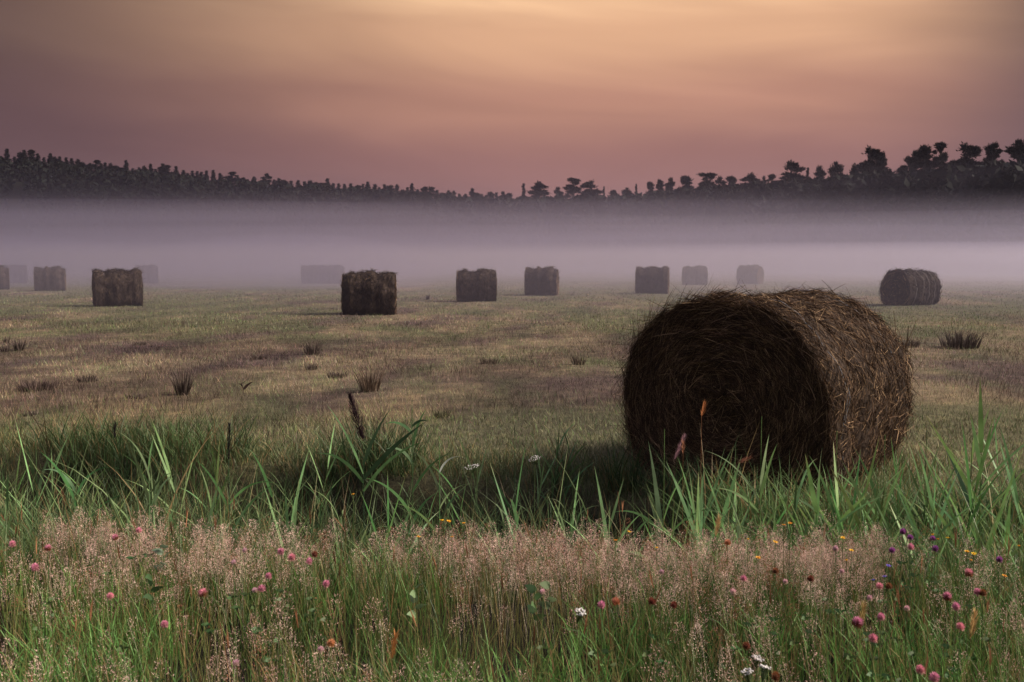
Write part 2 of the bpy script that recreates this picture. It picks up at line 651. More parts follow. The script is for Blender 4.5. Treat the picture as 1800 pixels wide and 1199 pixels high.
def side_straw(surf, L, n, w, scatter=0.75, stick=0.25, bright=1.0, lmin=0.06, lmax=0.24):
    th = rng.uniform(0, 2 * math.pi, n)
    s = rng.uniform(0.0, L, n)
    P = surf(th, s, 1.0)
    P2 = surf(th + 0.02, s, 1.0)
    t0 = P2 - P
    t0 /= np.linalg.norm(t0, axis=1, keepdims=True) + 1e-9
    nrm = np.stack([np.cos(th), np.zeros(n), np.sin(th)], 1)
    ax = np.array([0, 1.0, 0])[None, :]
    a = rng.normal(0, scatter, n)
    fl = np.where(rng.uniform(0, 1, n) < 0.5, -1, 1)[:, None]
    st = np.abs(rng.normal(0, stick, n)) * np.where(np.sin(th) < -0.55, 0.3, 1)
    T = (t0 * np.cos(a)[:, None] + ax * np.sin(a)[:, None]) * fl + nrm * st[:, None]
    ln = rng.uniform(lmin, lmax, n)
    V, F, t = strips(P + nrm * rng.uniform(-0.008, 0.012, n)[:, None], T, -nrm + 0.5 * rng.normal(0, 1, (n, 3)), ln, w * rng.uniform(0.6, 1.4, n), 4,
                     ln / 0.65 + rng.uniform(-0.3, 0.4, n), 'stem', rng.uniform(0, 3.14, n))
    V[:, 2] = np.maximum(V[:, 2], 0.0)
    pile = Pile()
    pile.add(V, F, per_vert(hay_cols(n, bright), 4))
    return pile.mesh('side_straw')


# the large bale by the ditch
BA = R(-40)                                             # its axis runs away to the right
bale_x, bale_y = 1.405, 6.46
bz = gz1(bale_x + 0.35, bale_y + 0.4) - 0.06
big = thing('hay_bale', (bale_x, bale_y, bz), 'large round hay bale close by at the ditch edge, loose straw on its side', 'hay bale', 'round hay bales on the mown field', BA)
RW, RH, BL = 0.785, 0.715, 1.58
sf = bale_shape(RW, RH, BL, 5, 0.028, 0.045, 0.03, 0.045)
link('roll_core', bale_core(sf, BL, 5), M_HAY, big)
link('end_straw', end_straw(sf, BL, 0.0, -1, 27000, 0.0030, 5), M_HAY, big)
link('end_straw', end_straw(sf, BL, BL, 1, 2500, 0.005, 5), M_HAY, big)
link('side_straw', side_straw(sf, BL, 27000, 0.0034, 0.95, 0.20, 0.85, 0.04, 0.15), M_HAY, big)
# shaggy fringe along the top and the rim
fr = Pile()
n = 900
th = rng.uniform(0.05, math.pi * 1.15, n)
s = np.where(rng.uniform(0, 1, n) < 0.45, rng.uniform(-0.02, 0.06, n), rng.uniform(0, BL, n))
P = sf(th, np.clip(s, 0, BL), 1.0)
nrm = np.stack([np.cos(th), np.zeros(n), np.sin(th)], 1)
tn = np.stack([-np.sin(th), np.zeros(n), np.cos(th)], 1) * np.where(rng.uniform(0, 1, n) < 0.5, -1, 1)[:, None]
T = tn + nrm * rng.uniform(0.05, 0.75, n)[:, None] + np.array([0, 1, 0]) * rng.normal(0, 0.35, n)[:, None]
V, F, t = strips(P, T, -nrm, rng.uniform(0.06, 0.20, n), 0.0036, 4, rng.uniform(0.0, 0.7, n), 'stem', rng.uniform(0, 3.14, n))
fr.add(V, F, per_vert(hay_cols(n), 4))
link('loose_straw', fr.mesh('loose_straw'), M_HAY, big)
for s0, a0, a1 in ((0.17, -0.35, 1.25), (0.20, -0.55, 0.2), (1.24, 0.3, 1.3)):
    th = np.linspace(a0, a1, 40)
    p = sf(th, s0 + 0.02 * np.sin(th * 7), 1.0)
    nr = np.stack([np.cos(th), 0 * th, np.sin(th)], 1)
    V, F = tube(p + nr * 0.010, 0.0014, 5)
    tw = Pile()
    tw.add(V, F, (0.26, 0.29, 0.33))
    link('twine', tw.mesh('twine', True), M_HAY, big)

# the farther bales: a few builds, each kind copied
protos = []
for k, (rw, rh, L, rd) in enumerate([(0.665, 0.655, 1.50, 0.075), (0.66, 0.65, 1.42, 0.06), (0.66, 0.65, 1.55, 0.05), (0.67, 0.655, 1.50, 0.07), (0.66, 0.65, 1.46, 0.07)]):
    b = thing('hay_bale', (0, 0, 0), '-', 'hay bale', 'round hay bales on the mown field')
    sfk = bale_shape(rw, rh, L, 40 + k * 3, rd, 0.06, 0.03)
    parts = [link('roll_core', bale_core(sfk, L, 40 + k), M_HAY, b),
             link('end_straw', end_straw(sfk, L, 0.0, -1, 1100, 0.012, 40 + k), M_HAY, b),
             link('end_straw', end_straw(sfk, L, L, 1, 700, 0.012, 40 + k), M_HAY, b),
             link('side_straw', side_straw(sfk, L, 3200, 0.012, 0.5, 0.20, 0.15), M_HAY, b)]
    if k == 2:
        for s0 in (0.30, 0.62, 0.92, 1.22):
            th = np.linspace(-1.3, 4.4, 60)
            p = sfk(th, s0 + 0.03 * np.sin(th * 3 + s0), 1.0)
            nr = np.stack([np.cos(th), 0 * th, np.sin(th)], 1)
            V, F = tube(p + nr * 0.025, 0.010, 5)
            nb = Pile()
            nb.add(V, F, (0.20, 0.18, 0.17))
            parts.append(link('twine', nb.mesh('twine', True), M_HAY, b))
    protos.append(b)
    KIDS[b.name] = parts
# column centre, ground row, width in photo pixels unused, axis bearing, build, label
BALES = [
    (647, 553, 90 + 3, 0, 'dark round hay bale with a ragged top left of centre, nearest of the far row'),
    (837, 530, 86, 4, 'round hay bale in the far row just left of the middle of the field'),
    (953, 519, 96, 1, 'round hay bale in the far row at the middle, right of the squarish darker one'),
    (1148, 516, 94, 3, 'greyish round hay bale in the far row just left above the large bale'),
    (1222, 501, 80, 4, 'pale misty hay bale above the left shoulder of the large bale'),
    (1320, 499, 112, 1, 'pale misty hay bale directly above the top of the large bale'),
    (1606, 537, 63, 2, 'round hay bale turned to show its end and white twine, at the right'),
    (201, 538, 86, 3, 'dark round hay bale at the left, large against the mist'),
    (85, 511, 93, 1, 'grey hay bale in mist between the left edge and the dark left bale'),
    (24, 498, 90, 0, 'very faint hay bale in mist near the left edge'),
    (-14, 509, 90, 1, 'hay bale cut off by the left edge of the view'),
    (257, 498, 90, 1, 'faint misty hay bale half hidden behind the dark left bale'),
    (549, 498, 86, 3, 'left one of two faint misty bales side by side behind the ragged dark bale'),
    (585, 499, 95, 1, 'right one of two faint misty bales, partly behind the ragged dark bale'),
]
used = set()
for (px, py, bear, kind, label) in BALES:
    d = CAM_H * FPX / (py - 459.0)
    x = (px - 900) / FPX * d
    L = (1.50, 1.42, 1.55, 1.50, 1.46)[kind]
    a = -(R(bear) + (math.atan((px - 900) / FPX) if px != 1606 else 0))
    y = d + 0.3
    loc = (x + 0.5 * L * math.sin(a), y - 0.5 * L * math.cos(a), gz1(x, y) - 0.03)
    if kind not in used:
        used.add(kind)
        b = protos[kind]
        b.location = loc
        b.rotation_euler = (0, 0, a)
        b['label'] = label
    else:
        dup(protos[kind], loc, a, label)

# ------------------------------------------------------------------ mown field: stubble and regrowth
st = Pile()


def field_band(y0, y1, dens, h0, h1, w, segs=1):
    n = int(dens * (y1 - y0) * (1.25 * (y0 + y1) / 2 + 3))
    y = rng.uniform(y0, y1, n)
    x = rng.uniform(-1, 1, n) * (0.625 * y + 1.5)
    keep = y > ditch_far(x) - 0.1
    k = np.stack([x, y], 1)[keep]
    n = len(k)
    c = patch_colour(k[:, 0], k[:, 1])
    lum = fbm(k[:, 0] * 1.3, k[:, 1] * 1.3, 77, 3)
    c = c * (0.35 + 1.5 * lum[:, None] ** 1.3) * rng.uniform(0.4, 1.9, (n, 1))
    c = c * (1 + rng.normal(0, 0.10, (n, 3)))
    g = (rng.uniform(0, 1, n) < 0.22)[:, None]
    c = np.where(g, c * np.array([0.75, 1.15, 0.7]), c)
    hgt = rng.uniform(h0, h1, n) * (0.55 + 0.9 * fbm(k[:, 0] * 0.8, k[:, 1] * 0.8, 88, 3))
    blades(st, k, hgt, w * rng.uniform(0.7, 1.3, n), segs, 0.7, 0.9, np.clip(c, 0.01, 0.7))


k_ = 26000
yy = rng.uniform(8.0, 24, k_)
xx = rng.uniform(-1, 1, k_) * (0.62 * yy + 1)
nn = fbm(xx * 0.9 + 31, yy * 0.6 + 9, 171, 4)
kk = nn > 0.53 + 0.06 * rng.uniform(0, 1, k_) + 0.05 * sstep(0, 5, xx)
kk &= yy > ditch_far(xx) + 0.8
xy_ = np.stack([xx, yy], 1)[kk]
m_ = len(xy_)
blades(st, xy_, rng.uniform(0.06, 0.17, m_) * (0.4 + 5 * (nn[kk] - 0.5)).clip(0.5, 1.4), 0.0075, 2, 0.5, 0.8, np.array([0.115, 0.082, 0.066]) * rng.uniform(0.5, 1.5, (m_, 1)))
field_band(5.3, 9.5, 1500, 0.035, 0.10, 0.005, 2)
field_band(9.5, 14, 750, 0.035, 0.10, 0.008, 1)
field_band(14, 22, 320, 0.04, 0.10, 0.013, 1)
field_band(22, 38, 90, 0.04, 0.10, 0.024, 1)
field_band(38, 75, 20, 0.04, 0.10, 0.05, 1)
tag(link('field_stubble', st.mesh('field_stubble'), M_STUB), 'short mown stubble and green regrowth over the field', 'grass', kind='stuff')

# ------------------------------------------------------------------ near bank grass
gb = Pile()


def bank_points(n, y0, y1, xm=4.0, back=0.0):
    x = rng.uniform(-xm, xm, n)
    y = rng.uniform(y0, y1, n)
    k = y < ditch_near(x) + 0.25 + back
    return np.stack([x[k], y[k]], 1)


def green_cols(xy, lo=(0.026, 0.064, 0.018), hi=(0.17, 0.34, 0.075)):
    n = len(xy)
    q = fbm(xy[:, 0] * 1.6, xy[:, 1] * 1.6, 101, 3)[:, None]
    u = np.clip(0.75 * rng.uniform(0, 1, (n, 1)) + 0.9 * (q - 0.42), 0, 1)
    c = np.array(lo) * (1 - u) + np.array(hi) * u
    dry = (rng.uniform(0, 1, n) < 0.17)[:, None]
    c = np.where(dry, np.array([0.26, 0.185, 0.085]) * rng.uniform(0.6, 1.3, (n, 1)), c)
    return c


k = bank_points(78000, 1.5, 5.0)
dn = fbm(k[:, 0] * 1.9 + 2, k[:, 1] * 1.9, 120, 3)
k = k[dn > 0.385 + 0.17 * rng.uniform(0, 1, len(k))]
hb = rng.uniform(0.14, 0.40, len(k)) * (0.65 + 0.7 * fbm(k[:, 0] * 1.2, k[:, 1] * 1.2, 130, 2))
blades(gb, k, hb, rng.uniform(0.0028, 0.0060, len(k)), 4, 0.35, 1.1, green_cols(k))
k = bank_points(14000, 1.5, 5.0)
hb = rng.uniform(0.32, 0.52, len(k))
blades(gb, k, hb, rng.uniform(0.0018, 0.0032, len(k)), 4, 0.22, 0.6, green_cols(k, (0.10, 0.11, 0.035), (0.22, 0.24, 0.08)))
k = bank_points(24000, 1.6, 3.7)
w_ = fbm(k[:, 0] * 1.4 + 3, k[:, 1] * 1.4, 190, 3) + 0.08 * (1 - sstep(-1.6, 0.3, k[:, 0])) + 0.08 * (1 - sstep(2.2, 3.0, k[:, 1]))
k = k[w_ > 0.50]
blades(gb, k, rng.uniform(0.16, 0.36, len(k)), rng.uniform(0.005, 0.009, len(k)), 4, 0.5, 1.2, green_cols(k, (0.06, 0.16, 0.04), (0.22, 0.44, 0.11)))
tag(link('bank_grass', gb.mesh('bank_grass'), M_GRASS), 'tall green and drying grass covering the near bank', 'grass', kind='stuff')

# pink bent grass: airy seed heads
pk = Pile()


def panicles(xy, h, cols, size=1.0, nsp=120):
    n = len(xy)
    z = ground_z(xy[:, 0], xy[:, 1])
    d = rdir(n)
    lean = rng.uniform(0, 0.28, n)
    T = np.column_stack([np.zeros((n, 2)), np.ones(n)]) + d * lean[:, None]
    T /= np.linalg.norm(T, axis=1, keepdims=True)
    P = np.column_stack([xy, z])
    sc = cols * np.array([0.75, 0.95, 0.8])
    V, F, t = strips(P, T, d, h, 0.0016, 3, np.full(n, 0.15), 'stem')
    pk.add(V, F, per_vert(sc, 3))
    top = P + T * h[:, None]
    hl = h * rng.uniform(0.24, 0.38, n) * size
    # spikelets spread in a loose cone about the upper stem
    u = rng.uniform(0, 1, (n, nsp))
    rr = (0.010 + 0.034 * (1 - u) ** 0.8) * size * np.sqrt(rng.uniform(0.02, 1, (n, nsp)))
    a = rng.uniform(0, 2 * math.pi, (n, nsp))
    c = top[:, None, :] - T[:, None, :] * (hl[:, None] * (1 - u))[:, :, None]
    c = c + np.stack([rr * np.cos(a), rr * np.sin(a), rr * 0.35], 2)
    c = c.reshape(-1, 3)
    m = len(c)
    ax = np.stack([np.cos(a).ravel() * 0.7, np.sin(a).ravel() * 0.7, rng.uniform(0.2, 1.2, m)], 1)
    V, F, t = strips(c, ax, rdir(m), rng.uniform(0.003, 0.006, m) * size, rng.uniform(0.0009, 0.0017, m) * size, 1, np.zeros(m), 'flat')
    pk.add(V, F, np.repeat(np.repeat(cols, nsp, 0) * rng.uniform(0.6, 1.35, (m, 1)), 4, 0))


def pink_cols(n):
    a, b = np.array([0.64, 0.39, 0.34]), np.array([0.82, 0.62, 0.52])
    u = rng.uniform(0, 1, (n, 1))
    c = a * (1 - u) + b * u
    r = (rng.uniform(0, 1, n) < 0.15)[:, None]
    return np.where(r, np.array([0.34, 0.15, 0.09]), c)


k = bank_points(6800, 3.35, 4.75, back=-0.1)
k = k[(k[:, 1] > ditch_near(k[:, 0]) - 0.62 + 0.25 * rng.normal(0, 1, len(k)))]
w_ = fbm(k[:, 0] * 1.3 + 9, k[:, 1] * 0.8, 140, 3)
k = k[w_ > 0.42 + 0.10 * rng.uniform(0, 1, len(k))]
panicles(k, rng.uniform(0.26, 0.41, len(k)), pink_cols(len(k)))
k = bank_points(2200, 2.0, 4.4)
w_ = fbm(k[:, 0] * 1.1 + 9, k[:, 1] * 1.1, 150, 3) + 0.28 * sstep(-0.2, 0.9, k[:, 0]) - 0.22
k = k[w_ > 0.42 + 0.10 * rng.uniform(0, 1, len(k))]
panicles(k, rng.uniform(0.30, 0.47, len(k)), pink_cols(len(k)))
tag(link('bent_grass', pk.mesh('bent_grass'), M_PINK), 'haze of pinkish bent grass seed heads along the near bank', 'grass', kind='stuff')

# rust-coloured dry stalks with narrow spikes
rs = Pile()
k = bank_points(230, 2.2, 4.7)
n = len(k)
z = ground_z(k[:, 0], k[:, 1])
hh = rng.uniform(0.32, 0.56, n)
c = np.array([0.28, 0.135, 0.07]) * rng.uniform(0.5, 1.3, (n, 1))
T = np.column_stack([rng.normal(0, 0.12, (n, 2)), np.ones(n)])
V, F, t = strips(np.column_stack([k, z]), T, rdir(n), hh, 0.0028, 3, np.full(n, 0.2), 'stem')
rs.add(V, F, per_vert(c, 3))
Tn = T / np.linalg.norm(T, axis=1, keepdims=True)
tp = np.column_stack([k, z]) + Tn * (hh * 0.85)[:, None]
for q in range(2):
    V, F, t = strips(tp, Tn + rng.normal(0, 0.04, (n, 3)), rdir(n), rng.uniform(0.04, 0.09, n), 0.006, 3, np.full(n, 0.2), 'blade', np.full(n, q * 1.57))
    rs.add(V, F, per_vert(c * 1.1, 3))
tag(link('dry_stalks', rs.mesh('dry_stalks'), M_PINK), 'thin rust coloured dry stalks scattered through the bank grass', 'dry stalks', kind='stuff')

# sedge in and along the ditch
dg = Pile()
n = 62000
x = rng.uniform(-5.5, 5.5, n)
f = rng.uniform(-0.05, 1.12, n)
y = ditch_near(x) + (ditch_far(x) - ditch_near(x)) * f
xy = np.stack([x, y], 1)
hole = fbm(x * 1.2 + 40, y * 1.2, 160, 3) + 0.40 * sstep(0.8, 1.6, x) + 0.05 * (1 - sstep(-3, -1, x))
keep = hole + 0.22 * (f < 0.32) > 0.54 + 0.08 * rng.uniform(0, 1, n)
xy, f = xy[keep], f[keep]
n = len(xy)
hh = rng.uniform(0.45, 1.10, n) * np.where(f > 0.86, 0.45, 1) * np.where(f < 0.1, 0.6, 1)
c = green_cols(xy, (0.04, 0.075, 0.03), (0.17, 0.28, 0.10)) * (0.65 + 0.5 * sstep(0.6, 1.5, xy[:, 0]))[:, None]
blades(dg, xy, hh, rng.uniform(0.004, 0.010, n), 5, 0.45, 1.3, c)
n = 9000
x = rng.uniform(-5.2, 5.2, n)
f = rng.uniform(-0.02, 0.75, n) ** 1.15
f = np.nan_to_num(f)
y = ditch_near(x) + (ditch_far(x) - ditch_near(x)) * f
xy = np.stack([x, y], 1)
cl_ = fbm(x * 2.6 + 11, y * 2.0, 210, 3)
keep = cl_ > 0.44 + 0.10 * rng.uniform(0, 1, n)
xy = xy[keep]
n = len(xy)
blades(dg, xy, rng.uniform(0.45, 1.12, n), rng.uniform(0.007, 0.013, n), 7, 0.40, 1.2, green_cols(xy, (0.05, 0.11, 0.04), (0.19, 0.34, 0.12)),
       tipcol=green_cols(xy, (0.10, 0.14, 0.06), (0.26, 0.32, 0.14)))
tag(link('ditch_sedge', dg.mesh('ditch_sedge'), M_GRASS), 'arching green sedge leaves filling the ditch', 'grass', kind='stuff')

# longer rough grass at the lip of the far side
lg = Pile()
n = 16000
x = rng.uniform(-6.5, 6.5, n)
y = ditch_far(x) + np.abs(rng.normal(0, 0.45, n)) - 0.08
xy = np.stack([x, y], 1)
c = green_cols(xy, (0.06, 0.085, 0.035), (0.17, 0.21, 0.085))
blades(lg, xy, rng.uniform(0.07, 0.24, n), rng.uniform(0.004, 0.007, n), 3, 0.6, 1.3, c)
n = 7000
x = rng.uniform(0.5, 3.8, n)
y = rng.uniform(5.3, 8.2, n)
xy = np.stack([x, y], 1)
# close to the flank and foot of the bale
ca, sa = math.cos(R(40)), math.sin(R(40))
u_ = (x - 1.42) * sa + (y - 6.46) * ca
v_ = (x - 1.42) * ca - (y - 6.46) * sa
xy = xy[(np.abs(u_ - 0.78) < 1.05) & (np.abs(v_) < 1.0) & ((np.abs(v_) > 0.36) | (u_ < 0.02))]
n = len(xy)
blades(lg, xy, rng.uniform(0.08, 0.26, n), rng.uniform(0.004, 0.007, n), 3, 0.6, 1.3, green_cols(xy, (0.06, 0.085, 0.035), (0.17, 0.22, 0.085)))
tag(link('verge_grass', lg.mesh('verge_grass'), M_GRASS), 'rough grass along the far lip of the ditch', 'grass', kind='stuff')


# ------------------------------------------------------------------ reeds
def reed_parts(h, nl, seed, green, lw=0.016, spread=0.55, droop=1.3):
    r = np.random.default_rng(seed)
    lean = r.normal(0, 0.05, 2)
    path = [(lean[0] * h * t * t, lean[1] * h * t * t, h * 0.8 * t) for t in np.linspace(0, 1, 8)]
    V, F = tube(path, np.linspace(0.0042, 0.0016, 8), 5)
    ps = Pile()
    ps.add(V, F, np.array(green) * np.array([1.1, 0.95, 0.9]))
    P = []
    ts = np.linspace(0.12, 0.98, nl)
    for t in ts:
        P.append((lean[0] * h * t * t, lean[1] * h * t * t, h * 0.8 * t))
    P = np.array(P)
    a = np.arange(nl) * 2.6 + r.uniform(0, 1.2, nl) + seed
    d = np.stack([np.cos(a), np.sin(a), 0 * a], 1)
    T = np.column_stack([np.zeros((nl, 2)), np.ones(nl)]) + d * (spread * r.uniform(0.35, 1.1, nl))[:, None]
    ln = h * r.uniform(0.30, 0.55, nl) * (1.05 - 0.35 * ts)
    V, F, t = strips(P, T, d, ln, lw * r.uniform(0.7, 1.25, nl), 9, droop * r.uniform(0.05, 1.0, nl) ** 1.5, 'blade', r.uniform(-1.3, 1.3, nl))
    pf = Pile()
    c = np.array(green) * r.uniform(0.7, 1.35, (nl, 1)) * np.array([1, 1, 1]) + np.array([0.02, 0.01, 0.005]) * r.uniform(0, 2, (nl, 1))
    cv = per_vert(c, 9)
    kt = (sstep(0.72, 1.0, t + r.uniform(-0.15, 0.1))[:, None]) * 0.7
    pf.add(V, F, cv * (1 - kt) + np.array([0.26, 0.21, 0.10]) * kt)
    return ps.mesh('stem', True), pf.mesh('foliage', True)


GREENS = [(0.10, 0.22, 0.065), (0.075, 0.15, 0.055), (0.15, 0.29, 0.09), (0.055, 0.11, 0.045), (0.17, 0.30, 0.12), (0.10, 0.19, 0.075)]
reed_protos = []
RG = 'reed plants growing in the ditch'
for i in range(14):
    g = GREENS[i % 6]
    h = [1.15, 1.3, 1.0, 1.25, 1.1, 1.25, 0.95][i % 7]
    b = thing('reed_plant', (0, 0, 0), '-', 'reed', RG)
    s_, f_ = reed_parts(h, 9 + i % 5, 200 + i, g, 0.013 + 0.004 * (i % 3), 0.45 + 0.12 * (i % 3), [0.6, 1.5, 1.0, 2.1][i % 4])
    KIDS[b.name] = [link('stem', s_, M_REED, b), link('foliage', f_, M_REED, b)]
    reed_protos.append(b)
HABIT = ['upright', 'arching', 'spreading', 'drooping']
TONE = ['mid green', 'dull green', 'light green', 'dark green', 'pale green', 'grey green']
SECX = [120, 330, 560, 720, 930, 1080, 1240, 1340, 1460, 1600, 1720]
SECT = ['at the far left end of the ditch', 'left of the dark upright spike in the ditch', 'between the dark upright spike and the brown plume',
        'beside the brown plume in the ditch', 'between the brown plume and the white yarrow', 'in the dark gap right of the white yarrow',
        'before the left edge of the large bale', 'before the middle of the large bale face', 'before the right part of the bale face',
        'before the curved side of the large bale', 'just right of the large bale', 'at the right end of the ditch']
LAB_C = 'green reed plant among the many alike in the dark ditch'
LAB_R = 'bright green reed plant in the dense stand below the large bale'
cnt = 0
tries = 0
while cnt < 290 and tries < 6000:
    tries += 1
    if random.random() < 0.52:
        x = random.uniform(0.85, 2.6) if random.random() < 0.7 else random.uniform(2.6, 4.0)
    else:
        x = random.uniform(-4.6, 1.0)
    fr_ = random.random() ** 1.3
    n0, f0 = float(ditch_near(x)), float(ditch_far(x))
    y = n0 + 0.05 + (f0 - n0) * 0.9 * fr_
    if abs(x) > 0.585 * y:
        continue
    i = random.randrange(14)
    if x > 0.9:
        i = random.choice([0, 2, 4, 6, 7, 8, 10, 12])
    sc = random.uniform(0.55, 0.98) * (0.86 if fr_ > 0.75 else 1)
    if x > 0.95:
        sc *= 1.06 if x < 2.0 else 1.03
    u_ = (x / y) * FPX + 900
    sec = SECT[int(np.searchsorted(SECX, u_))]
    side = 'near bank side' if fr_ < 0.22 else ('mid ditch' if fr_ < 0.55 else 'far side')
    lab = '%s %s reed %s, %s' % (HABIT[i % 4], TONE[i % 6], sec, side)
    loc = (x, y, gz1(x, y) - 0.02)
    grp = RG
    if i < 14 and reed_protos[i]['label'] == '-':
        b = reed_protos[i]
        b.location = loc
        b.scale = (sc, sc, sc)
        b.rotation_euler = (random.uniform(-.1, .1), random.uniform(-.1, .1), random.uniform(0, 6.28))
        b['label'] = lab
        b['group'] = grp
    else:
        dup(reed_protos[i], loc, random.uniform(0, 6.28), lab, grp, (sc, sc, sc), (random.uniform(-.13, .13), random.uniform(-.13, .13)))
    cnt += 1
for b in reed_protos:                                   # any build not placed yet
    if b['label'] == '-':
        b.location = (-2.2, 5.6, gz1(-2.2, 5.6))
        b['label'] = LAB_C


def leaf_pile(specs, segs=10):
    """specs: (root, direction, bend towards, length, width, bend, colour, twist)"""
    p = Pile()
    for (P, T, U, ln, w, bd, c, tw_) in specs:
        V, F, t = strips(np.array([P], float), np.array([T], float), np.array([U], float), ln, w * 1.15, segs, bd, 'blade', np.array([tw_ + 0.95]))
        p.add(V, F, c)
    return p


def plume(path, r0, col, n, seed, ln=0.03):
    """a reed's flower spike: short hairs packed round a line"""
    r = np.random.default_rng(seed)
    path = np.asarray(path, float)
    u = r.uniform(0, 1, n)
    i = u * (len(path) - 1)
    a = np.floor(i).astype(int).clip(0, len(path) - 2)
    P = path[a] + (path[a + 1] - path[a]) * (i - a)[:, None]
    ax = path[-1] - path[0]
    ax /= np.linalg.norm(ax)
    rad = r.normal(0, 1, (n, 3))
    rad -= (rad @ ax)[:, None] * ax
    rad /= np.linalg.norm(rad, axis=1, keepdims=True)
    env = np.sin(np.clip(u * 0.92 + 0.08, 0, 1) * math.pi) ** 0.6 * r0
    P = P + rad * (env * r.uniform(0, 0.95, n))[:, None]
    V, F, t = strips(P, ax[None, :] * 1.0 + rad * 0.35, rad, ln * r.uniform(0.6, 1.2, n), 0.0028, 2, np.full(n, 0.2), 'blade')
    p = Pile()
    p.add(V, F, per_vert(np.array(col) * r.uniform(0.6, 1.5, (n, 1)), 2))
    return p


def hero_reed(px, tip_py, d, label, leaves, col, head=None, lean=0.0, name='reed_plant', cat='reed', stem_r=0.0035, group=None):
    x = (px - 900) / FPX * d
    tip = at_d(px, tip_py, d)
    z0 = gz1(x, d)
    H = tip.z - z0
    o = thing(name, (x - lean, d, z0 - 0.01), label, cat, group)
    ts = np.linspace(0, 1, 10)
    path = np.array([(lean * t * t, 0.02 * t, (H - (head[0] * 0.97 if head else 0)) * t) for t in ts])
    V, F = tube(path, np.linspace(stem_r, stem_r * 0.45, 10), 6)
    p = Pile()
    p.add(V, F, np.array(col) * 0.9)
    link('stem', p.mesh('stem', True), M_REED, o)
    if leaves:
        sp = []
        for (tt, ang, spread, ln, w, bd, c, tw_) in leaves:
            tt = 0.40 + 0.60 * tt if H > 0.8 else tt
            P = (lean * tt * tt, 0.02 * tt, H * tt)
            dx, dy = math.cos(ang), math.sin(ang)
            sp.append((P, (dx * spread, dy * spread, 1), (dx, dy, 0), ln * 0.95, w, bd, c, tw_))
        link('foliage', leaf_pile(sp).mesh('foliage', True), M_REED, o)
    if head is not None:
        hl, r0, hc, nh, hb_ = head
        base = np.array([lean, 0.02, H - hl])
        pth = [base + np.array([hb_[0] * u, 0, hb_[1] * u]) * hl for u in np.linspace(0, 0.95, 8)]
        link('flower_head', plume(pth, r0, hc, nh, int(px)).mesh('flower_head'), M_PINK, o)
    return o


G1, G2, G3, G4 = (0.075, 0.15, 0.055), (0.13, 0.26, 0.085), (0.24, 0.36, 0.18), (0.045, 0.085, 0.04)
hero_reed(634, 690, 5.2, 'tall reed with a dark brown drooping plume, tallest plant in the ditch', [
    (0.45, 0.3, 0.7, 0.50, 0.020, 0.9, G1, 0.3), (0.55, 3.4, 0.35, 0.46, 0.020, 0.3, G1, -0.3), (0.6, 0.1, 0.35, 0.36, 0.018, 0.3, G4, 0.5),
    (0.50, 2.7, 0.9, 0.40, 0.018, 1.2, G2, 0.2), (0.52, 6.0, 0.9, 0.52, 0.026, 0.25, G4, 0.2)], G4,
    (0.25, 0.036, (0.030, 0.016, 0.022), 900, (-0.28, 1.0)), 0.0)
hero_reed(722, 700, 5.3, 'reed with a long folded leaf drooping left above the ditch', [
    (0.62, 3.1, 0.5, 0.28, 0.016, 2.6, G3, 0.3), (0.80, 3.3, 0.8, 0.22, 0.017, 1.8, G1, 0.2), (0.72, 0.2, 0.2, 0.24, 0.015, 0.4, G1, 0.6),
    (0.45, 0.1, 0.5, 0.36, 0.015, 0.9, G1, 0.3), (0.3, 3.0, 0.6, 0.4, 0.016, 1.0, G2, 0.1), (0.84, 0.0, 0.9, 0.14, 0.015, 2.0, G4, 0.3)], G1)
hero_reed(770, 765, 5.3, 'slim reed with white tipped curling leaves right of the folded-leaf reed', [
    (0.75, 0.1, 0.4, 0.20, 0.013, 1.8, (0.55, 0.62, 0.55), 0.2), (0.62, 3.0, 0.3, 0.28, 0.013, 0.7, G3, 0.4), (0.5, 0.3, 0.5, 0.30, 0.013, 1.6, G3, 0.1),
    (0.3, 3.2, 0.6, 0.35, 0.014, 0.9, G2, 0.2)], G2)
hero_reed(393, 742, 5.1, 'thin dark upright reed spike at the left part of the ditch', [
    (0.3, 0.2, 0.5, 0.42, 0.015, 0.7, G1, 0.2), (0.45, 3.0, 0.4, 0.36, 0.014, 0.5, G2, 0.2), (0.5, 0.4, 0.8, 0.40, 0.016, 2.1, G2, 0.2)], G4,
    (0.20, 0.006, (0.022, 0.020, 0.022), 200, (0.05, 1.0)))
hero_reed(191, 742, 5.6, 'short dark grass spike rising above the far left reeds', None, G4, (0.09, 0.005, (0.03, 0.022, 0.025), 90, (0.05, 1.0)), stem_r=0.002)
hero_reed(563, 672, 5.0, 'bare hair-thin dark stalk standing left of the brown plume', None, (0.05, 0.04, 0.03), stem_r=0.0016, name='bare_stalk', cat='stalk')
hero_reed(316, 722, 4.9, 'leaning thin dark stalk right of the rush tuft in the field', None, (0.06, 0.04, 0.035), stem_r=0.0018, lean=0.06, name='bare_stalk', cat='stalk')
hero_reed(462, 728, 5.2, 'leaning thin pale green stalk between the dark spike and the brown plume', [
    (0.5, 3.1, 0.3, 0.3, 0.015, 0.3, G2, 0.2)], (0.12, 0.15, 0.08), stem_r=0.0016, lean=-0.05, name='bare_stalk', cat='stalk')
